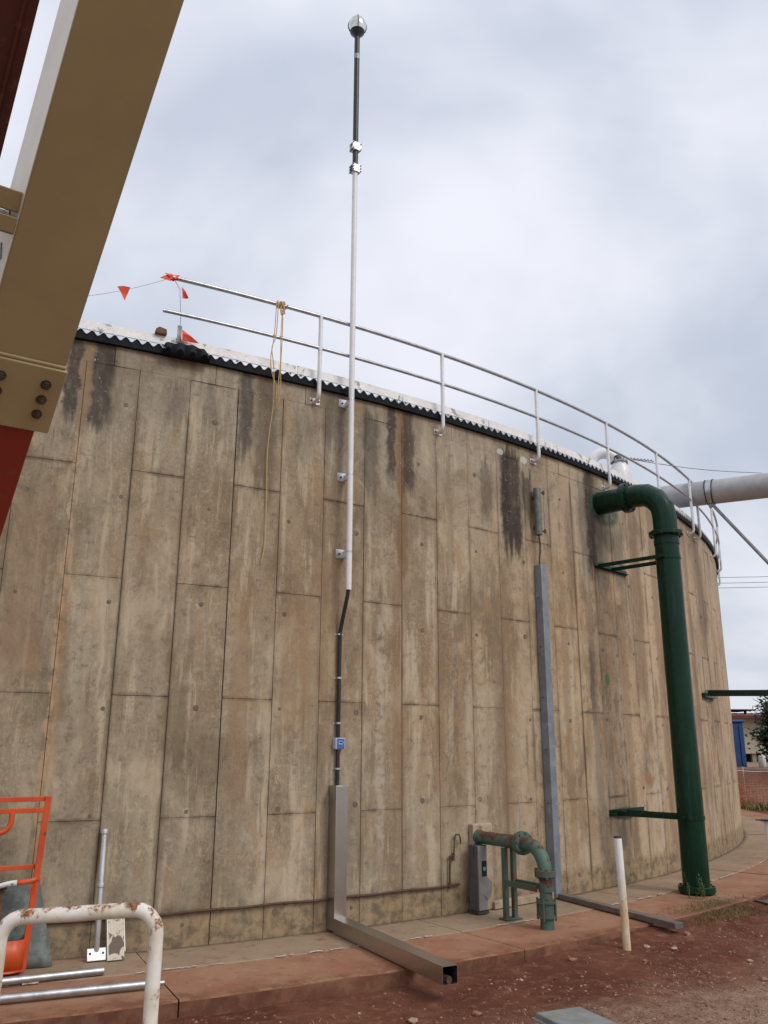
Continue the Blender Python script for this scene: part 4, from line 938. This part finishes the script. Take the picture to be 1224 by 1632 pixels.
fb_ = wthing('upright_strap', 'short bent metal strap standing up on the white toe board', 'metal strap', 1.70, -.0, 5.38)
mb = MB(); mb.box((-.022, -.003, -.03), (.02, .003, .15)); mb.box((-.022, -.003, -.03), (.02, .05, -.024)); mb.build('strap', 'galvanised_dull', fb_, .002)

# ------------------------------------------------------------------ raking steel beam close overhead
A1 = Vector((-1.383, 3.042, 3.316)); ax = Vector((.4307, -.5995, .6741)).normalized()
vv = Vector((0, 0, 1.6)) - A1; n0 = (vv - ax * vv.dot(ax)).normalized(); w0 = ax.cross(n0)
if w0.x < 0: w0 = -w0
TL = math.radians(13.5)
nn = n0 * math.cos(TL) + w0 * math.sin(TL); ww = w0 * math.cos(TL) - n0 * math.sin(TL)
BF = Matrix(((ww.x, -nn.x, ax.x, 0), (ww.y, -nn.y, ax.y, 0), (ww.z, -nn.z, ax.z, 0), (0, 0, 0, 1)))   # x across, -y towards the viewer's side, z up the beam
rbm = thing('raking_beam', 'cream box beam slanting overhead, bolted to a red lower leg', 'steel beam', A1)
mb = MB(); mb.box((-.158, .0, -.27), (.168, .30, 4.6), BF); bm_ = mb.build('box_beam', 'cream_shaded', rbm, .004)
mb = MB(); mb.box((-.162, .004, -.6), (-.1585, .296, 4.6), BF); sf = mb.build('skylit_side', 'cream_pale', rbm)  # same beam's side face, its skylit brightness painted as a paler cream
mb = MB(); mb.box((-.170, -.030, -.575), (.175, -.001, -.268), BF); sp1 = mb.build('splice_plate', 'cream_shaded', rbm, .003)
mb = MB(); mb.box((-.165, -.016, -.268), (.170, -.001, -.252), BF); mb.build('weld_bead', 'cream_shaded', sp1, .006)
for x in (.105, -.075):
    for k in range(3):
        mb = MB(); c = BF @ Vector((x, -.030, -.345 - .072 * k)); d = BF.to_3x3() @ Vector((0, -1, 0))
        mb.tube([c, c + d * .004], .022, 16); hexbolt(mb, c + d * .004, d, .017, .014); mb.tube([c + d * .018, c + d * .026], .010, 10); mb.build('bolt', 'bolt_steel', sp1)
mb = MB(); mb.box((-.160, .004, -5.05), (.128, .25, -.45), BF); mb.box((-.155, -.004, -5.05), (-.03, .004, -.5), BF); mb.build('red_leg', 'red_oxide', rbm, .004)
for s0, s1, y0, y1 in ((.305, .385, .02, .27), (.225, .292, .0, .27)):
    mb = MB(); mb.box((-1.9, y0, s0), (-.164, y0 + .012, s1), BF); mb.box((-1.9, y0, s0), (-.164, y1, s0 + .010), BF); mb.build('cross_angle', 'cream_shaded', rbm, .002)
mb = MB()
def stroke(pts):
    mb.tube([BF @ Vector((-.1635, y, s_)) for y, s_ in pts], .0035, 5)
stroke([(.10, .02), (.16, .06), (.10, .09), (.17, .13)]); stroke([(.11, -.06), (.18, -.03)]); stroke([(.15, -.10), (.19, -.02), (.12, -.02)]); stroke([(.10, -.16), (.18, -.13), (.10, -.11)]); stroke([(.12, -.22), (.2, -.19)]); stroke([(.11, -.28), (.19, -.25)])
stroke([(.12, .20), (.17, .22), (.15, .25), (.19, .27)])
mb.build('pen_mark', 'blue_ink', sf)
a0 = Vector((-1.834, 3.369, 5.176)); b0 = Vector((-2.204, 3.913, 4.706)); d = (a0 - b0).normalized()
rbr = thing('red_brace', 'dark red steel brace slanting beside the cream beam', 'steel beam', b0); Lc = -b0
vw = (Vector((0, 0, 1.6)) - b0).normalized(); sd_ = d.cross(vw).normalized()
if sd_.x < 0: sd_ = -sd_
nv = sd_.cross(d); 
if nv.dot(vw) < 0: nv = -nv
FM = Matrix(((sd_.x, -nv.x, d.x, 0), (sd_.y, -nv.y, d.y, 0), (sd_.z, -nv.z, d.z, 0), (0, 0, 0, 1)))
mb = MB(); mb.box((-.09, 0, -5.5), (.09, .012, 3.5), FM); mb.build('flange', 'brown_red', rbr)
mb = MB(); mb.box((-.09, .16, -5.5), (.09, .172, 3.5), FM); mb.build('flange', 'brown_red', rbr)
mb = MB(); mb.box((-.006, .0121, -5.5), (.006, .1599, 3.5), FM); mb.build('web', 'brown_red', rbr)
mb = MB(); mb.box((.02, -.02, -5.5), (.035, -.0005, 3.5), FM); mb.build('edge_strip', 'brown_red', rbr)

# ------------------------------------------------------------------ beyond the tank: bank, mesh fence, house, tree
mb = MB(); vs = []; fs = []; nxx = 40
prof = [(25.4, -.12), (26.2, .15), (27.0, .62), (27.8, .86), (29, .92), (34, .92), (60, .95), (120, .9)]
for (y, z) in prof:
    for k in range(nxx + 1):
        x = 4 + 60 * (k / nxx) ** 1.6; vs.append((x, y + .3 * noise.noise((x, y, 0)), z + .10 * noise.noise((x * .8, y * .8, 2)) * (z > 0)))
for j in range(len(prof) - 1):
    for k in range(nxx): fs.append((j * (nxx + 1) + k, j * (nxx + 1) + k + 1, (j + 1) * (nxx + 1) + k + 1, (j + 1) * (nxx + 1) + k))
mb.add(vs, fs); struct(mb.build('earth_bank', 'red_dirt'))
mf = thing('mesh_fence', 'sagging orange barrier mesh fence below the red earth bank', 'fence', (9, 25.2, -.1))
mb = MB(); Lf = 7.0; random.seed(9)
for k in range(int(Lf / .09)):
    x = k * .09; y = .08 * math.sin(x * 2); mb.box((x - .006, y - .003, .06), (x + .006, y + .003, 1.03 + .03 * math.sin(x * 3)))
for k in range(17):
    z = .08 + k * .058
    for s_ in range(28):
        x = s_ * .25; y = .08 * math.sin(x * 2); mb.bar((x, y, z + .02 * math.sin(x * 2 + k)), (x + .25, .08 * math.sin((x + .25) * 2), z + .02 * math.sin((x + .25) * 2 + k)), .004, .016)
mb.build('mesh', 'mesh_orange', mf)
mb = MB(); mb.tube([(x * .25, .08 * math.sin(x * .5), 1.05 + .03 * math.sin(x * .7)) for x in range(29)], .008, 6); mb.build('top_cord', 'cream_pale', mf)
for x in (0, 1.35, 2.7, 4.05, 5.4, 6.75):
    mb = MB(); mb.tube([(x, .1, 0), (x, .1, 1.15)], .018, 8); mb.build('post', 'post_paint', mf)

hs = thing('house', 'beige weatherboard hut with a dark red roof beyond the earth bank', 'house', (16, 41, .9))
mb = MB(); mb.box((-4, 0, .38), (9, 7, 2.05)); mb.build('wall', 'house_wall', hs)
for k in range(7):
    mb = MB(); mb.box((-4.02, -.03, .40 + k * .235), (9.02, -.005, .40 + k * .235 + .228)); mb.build('board', 'house_wall', hs, .006)
mb = MB(); 
for k in range(8): mb.box((-3.8 + k * 1.7, .05, -.2), (-3.6 + k * 1.7, .25, .38))
mb.build('stump', 'wood_grey', hs)
mb = MB(); mb.box((-3.9, .6, -.2), (8.9, .65, .38)); mb.build('underfloor_shade', 'void_black', hs)  # black sheet standing in for the shade under the hut floor
mb = MB(); vs = []; fs = []
for k in range(141):
    x = -4.4 + 13.8 * k / 140; w = .025 * math.sin(k * PI / 2)
    vs += [(x, -.55, 2.10 + w), (x, 3.5, 2.36 + w), (x, 7.5, 2.10 + w)]
for k in range(140): fs += [(3 * k, 3 * k + 3, 3 * k + 4, 3 * k + 1), (3 * k + 1, 3 * k + 4, 3 * k + 5, 3 * k + 2)]
mb.add(vs, fs); rf = mb.build('roof', 'house_roof', hs); sm = rf.modifiers.new('t', 'SOLIDIFY'); sm.thickness = .03
mb = MB(); mb.box((-4.4, -.60, 1.99), (9.4, -.56, 2.12)); mb.build('gutter', 'brown_red', rf)
mb = MB(); mb.box((-3.9, .9, 2.30), (2.1, 3.2, 2.36), Matrix.Translation((0, 0, .10)) @ Matrix.Rotation(.0, 4, 'Y')); mb.box((-3.8, 1.1, 2.2), (-3.7, 1.2, 2.46)); mb.box((1.6, 1.1, 2.2), (1.7, 1.2, 2.46)); mb.build('solar_panel', 'roof_dark', rf)
mb = MB(); mb.tube([(1.9, -.25, 1.92), (1.9, -.35, 1.80)], .05, 10); mb.box((1.6, -.2, 1.9), (1.95, -.04, 1.97)); mb.tube([(2.15, -.25, 1.88), (2.15, -.35, 1.72)], .055, 10); mb.build('floodlight', 'bolt_steel', hs)

bb_ = thing('blue_booth', 'tall blue plastic booth standing on the bank beside the hut', 'booth', (12.12, 31.0, .93), .12)
mb = MB(); mb.box((-.55, -.5, .0), (.50, .5, 1.50)); mb.build('cabin', 'blue_paint', bb_, .02)
for x in (-.4, -.15, .1, .35):
    mb = MB(); mb.box((x - .03, -.53, .05), (x + .03, -.499, 1.4)); mb.build('rib', 'blue_paint', bb_, .01)
mb = MB(); mb.box((-.6, -.56, 1.50), (.55, .56, 1.58)); mb.build('lid', 'blue_paint', bb_, .02)
dm2 = thing('white_drum', 'small white plastic drum standing beside the blue booth', 'drum', (13.05, 30.2, .93))
mb = MB(); mb.lathe([(.11, 0), (.125, .02), (.125, .34), (.105, .38), (.05, .39)], 20); mb.build('body', 'drum_white', dm2)
mb = MB(); mb.lathe([(.055, .39), (.055, .42)], 14); mb.build('cap', 'drum_white', dm2)
pt = thing('leaning_timber', 'grey timber prop leaning from the blue booth down to the ground', 'timber', (13.3, 30.6, .92))
mb = MB(); mb.bar((-.35, 0, 1.05), (.75, -.4, .02), .12, .10); mb.build('pole', 'wood_grey', pt)
mb = MB(); mb.bar((-.05, .25, .75), (.35, .0, .0), .3, .05); mb.build('board', 'wood_grey', pt)

def tree(loc, h, rx, ry, n, seed):
    rnd = random.Random(seed); e = thing('leafy_tree', 'dark leafy tree in front of the beige hut', 'tree', loc)
    mb = MB(); mb.tube([(0, 0, -.2), (.08, .05, h * .25), (-.05, 0, h * .5), (.1, .1, h * .8)], [.16, .13, .10, .04], 10)
    tips = []
    for k in range(11):
        q = rnd.uniform(.25, .75) * h; a = rnd.uniform(0, 6.28); L_ = rnd.uniform(.6, 1.1)
        p0 = Vector((.0, .0, q)); p2 = p0 + Vector((math.cos(a) * rx * L_, math.sin(a) * ry * L_, rnd.uniform(-.1, .7))); p1 = p0.lerp(p2, .5) + Vector((0, 0, .2)); mb.tube([p0, p1, p2], [.06, .04, .012], 6); tips += [p1, p2]
    for dz in (.0, -.22):                                    # bare twigs poking out of the crown
        p0 = Vector((-.5, -.2, 2.0 + dz)); mb.tube([p0, p0 + Vector((-.55, 0, .10)), p0 + Vector((-1.0, 0, .20 - dz * .6)), p0 + Vector((-1.25, 0, .34))], [.02, .016, .012, .006], 6)
    mb.build('trunk', 'bark', e)
    mb = MB(); cl_ = [t + Vector((rnd.gauss(0, .2), rnd.gauss(0, .2), rnd.gauss(0, .15))) for t in tips] + [Vector((rnd.uniform(-rx, rx) * .8, rnd.uniform(-ry, ry) * .8, rnd.uniform(.30, .85) * h)) for _ in range(34)]
    for _ in range(n):
        c = rnd.choice(cl_); r0 = rnd.choice((.14, .24, .24))
        p = c + Vector((rnd.gauss(0, r0), rnd.gauss(0, r0), rnd.gauss(0, r0 * .8)))
        s_ = rnd.uniform(.05, .10); x = Vector((rnd.gauss(0, 1), rnd.gauss(0, 1), rnd.gauss(0, .6))).normalized(); y = x.orthogonal().normalized()
        mb.add([p - x * s_, p + y * s_ * .5, p + x * s_, p - y * s_ * .5], [(0, 1, 2, 3)])
    me = bpy.data.meshes.new('crown'); me.from_pydata([tuple(q) for q in mb.v], [], mb.f); link('crown', me, 'leaf_dark', e)
tree((13.2, 26.9, .7), 2.45, 1.1, 1.1, 24000, 4)

# ------------------------------------------------------------------ stones, pebbles, litter, weeds
ico_v = []; ico_f = []
t_ = (1 + 5 ** .5) / 2
for p in ((-1, t_, 0), (1, t_, 0), (-1, -t_, 0), (1, -t_, 0), (0, -1, t_), (0, 1, t_), (0, -1, -t_), (0, 1, -t_), (t_, 0, -1), (t_, 0, 1), (-t_, 0, -1), (-t_, 0, 1)): ico_v.append(Vector(p).normalized())
ico_f = [(0, 11, 5), (0, 5, 1), (0, 1, 7), (0, 7, 10), (0, 10, 11), (1, 5, 9), (5, 11, 4), (11, 10, 2), (10, 7, 6), (7, 1, 8), (3, 9, 4), (3, 4, 2), (3, 2, 6), (3, 6, 8), (3, 8, 9), (4, 9, 5), (2, 4, 11), (6, 2, 10), (8, 6, 7), (9, 8, 1)]
random.seed(21)
stones = [(1.046, 7.708, .055, 'stone_tan'), (.759, 7.457, .05, 'stone_red'), (.90, 7.56, .032, 'stone_tan'), (1.56, 7.62, .040, 'stone_red'), (2.29, 8.02, .038, 'stone_tan'), (2.13, 7.55, .028, 'stone_red'), (.201, 6.091, .045, 'stone_tan'),
          (.62, 6.20, .04, 'stone_red'), (2.50, 7.95, .042, 'stone_tan'), (2.75, 8.33, .040, 'stone_red'), (1.05, 7.05, .022, 'stone_tan'), (3.0, 7.6, .03, 'stone_tan'), (2.9, 7.1, .035, 'stone_red'), (-.15, 6.25, .018, 'stone_tan')]
for x, y, r_, mt in stones:
    mb = MB(); o0 = random.uniform(0, 9)
    sv = [Vector((q.x * 1.15, q.y, q.z * .55)) * r_ * .82 * (1 + .55 * noise.noise(q * 1.9 + Vector((o0, 0, 0)))) for q in ico_v]
    mb.add(sv, ico_f); o = mb.build('loose_stone', mt, smooth=False); o.location = (x, y, zg(x, y) + r_ * .22); o.rotation_euler = (0, 0, random.uniform(0, 6))
    tag(o, 'loose tan stone lying on the red dirt' if mt == 'stone_tan' else 'loose reddish stone lying on the red dirt', 'stone', 'loose stones on the dirt')
def scatter(name, material, n, rmin, rmax, region, flat=.6):
    vs = []; fs = []
    c = 0
    while c < n:
        x = random.uniform(region[0], region[1]); y = random.uniform(region[2], region[3]); off = math.hypot(x - CX, y - CY) - R
        if off < 1.50 or off > 6: continue
        if noise.noise((x * 1.7, y * 1.7, 8)) + random.uniform(-.5, .5) + max(-.4, min(.5, (off - 2.2) * .5)) < -.05: continue
        c += 1; r_ = rmin * (rmax / rmin) ** (random.random() ** 2.2); k = len(vs); z = zg(x, y) + r_ * .1; th = random.uniform(0, 6); e1 = random.uniform(.7, 1.3)
        for q in ico_v:
            w = r_ * random.uniform(.75, 1.2); xx, yy = q.x * w * e1, q.y * w
            vs.append((x + xx * math.cos(th) - yy * math.sin(th), y + xx * math.sin(th) + yy * math.cos(th), z + q.z * w * flat))
        fs += [(a_ + k, b_ + k, c_ + k) for a_, b_, c_ in ico_f]
    me = bpy.data.meshes.new(name); me.from_pydata(vs, [], fs); o = link(name, me, material); return stuff(o)
tag(scatter('pebbles', 'pebble', 9000, .003, .016, (-2.2, 5.5, 5.0, 11.5)), 'small reddish pebbles and clods over the dirt', 'pebbles')
tag(scatter('pale_gravel', 'pale_stone', 500, .003, .014, (-1.5, 5.5, 5.0, 11)), 'sparse pale gravel chips over the dirt', 'gravel')
def blades(name, material, n, fn, h0, h1, w, lay, label, cat):
    vs = []; fs = []; c = 0
    while c < n:
        q = fn()
        if q is None: continue
        x, y, z = q; c += 1; h = random.uniform(h0, h1); a = random.uniform(0, 2 * PI); d = Vector((math.cos(a), math.sin(a), 0)); s_ = Vector((-d.y, d.x, 0)) * w * random.uniform(.6, 1.3)
        ln = random.uniform(*lay); p0 = Vector((x, y, z)); p1 = p0 + d * h * .5 * ln * .7 + Vector((0, 0, h * .6 * (1 - ln * .8))); p2 = p0 + d * h * ln + Vector((0, 0, h * (1 - ln) + .004))
        k = len(vs); vs += [p0 - s_, p0 + s_, p1 + s_ * .8, p1 - s_ * .8, p2]; fs += [(k, k + 1, k + 2, k + 3), (k + 3, k + 2, k + 4)]
    me = bpy.data.meshes.new(name); me.from_pydata([tuple(v) for v in vs], [], fs); o = link(name, me, material); stuff(o); tag(o, label, cat)
def f_straw():
    x = random.uniform(-.6, 5.2); y = random.uniform(5.0, 9.5); off = math.hypot(x - CX, y - CY) - R
    if off < 1.9 or off > 5 or noise.noise((x * 1.5, y * 1.5, 4)) + (off - 2.7) * .6 < random.uniform(-.3, .6): return None
    return x, y, zg(x, y) + .004
blades('straw_litter', 'straw', 5500, f_straw, .02, .07, .0016, (.85, .98), 'dry straw litter strewn over the sandy dirt', 'litter')
def f_grass():
    i = random.gauss(13.1, .75); off = random.gauss(1.50, .17)
    if off < 1.12 or off > 2.1: return None
    p = Wp(i, off, 0)
    return p.x, p.y, (0.0 if off < 1.45 else zg(p.x, p.y))
blades('short_grass', 'grass_olive', 3000, f_grass, .015, .06, .002, (.3, .9), 'short yellowing grass at the apron edge below the green drop pipe', 'grass')
def f_grass2():
    x = random.uniform(9, 15); y = random.uniform(24.0, 25.1)
    return x, y, -.06
blades('bank_weeds', 'grass_olive', 2500, f_grass2, .10, .32, .012, (.2, .7), 'green weeds along the foot of the mesh fence', 'weeds')
random.seed(33)
wd = thing('tall_weed', 'spindly green weed growing against the green drop pipe foot', 'weed', Wp(13.75, 1.05, 0))
mb = MB(); lf = MB()
for k in range(7):
    a = random.uniform(0, 6.28); h = random.uniform(.12, .30); b0 = Vector((random.uniform(-.14, .14), random.uniform(-.05, .05), 0)); tp_ = b0 + Vector((math.cos(a) * .07, math.sin(a) * .06, h)); mb.tube([b0, b0.lerp(tp_, .5) + Vector((.01, 0, 0)), tp_], [.004, .003, .0015], 5)
    for j in range(16):
        q = b0.lerp(tp_, .15 + .85 * j / 16); d = Vector((random.gauss(0, 1), random.gauss(0, 1), random.uniform(.0, .8))).normalized() * random.uniform(.02, .05); s_ = d.cross(Vector((0, 0, 1))).normalized() * .006
        lf.add([q, q + d * .5 + s_, q + d, q + d * .5 - s_], [(0, 1, 2, 3)])
mb.build('stem', 'weed_green', wd); lf.build('foliage', 'weed_green', wd, smooth=False)
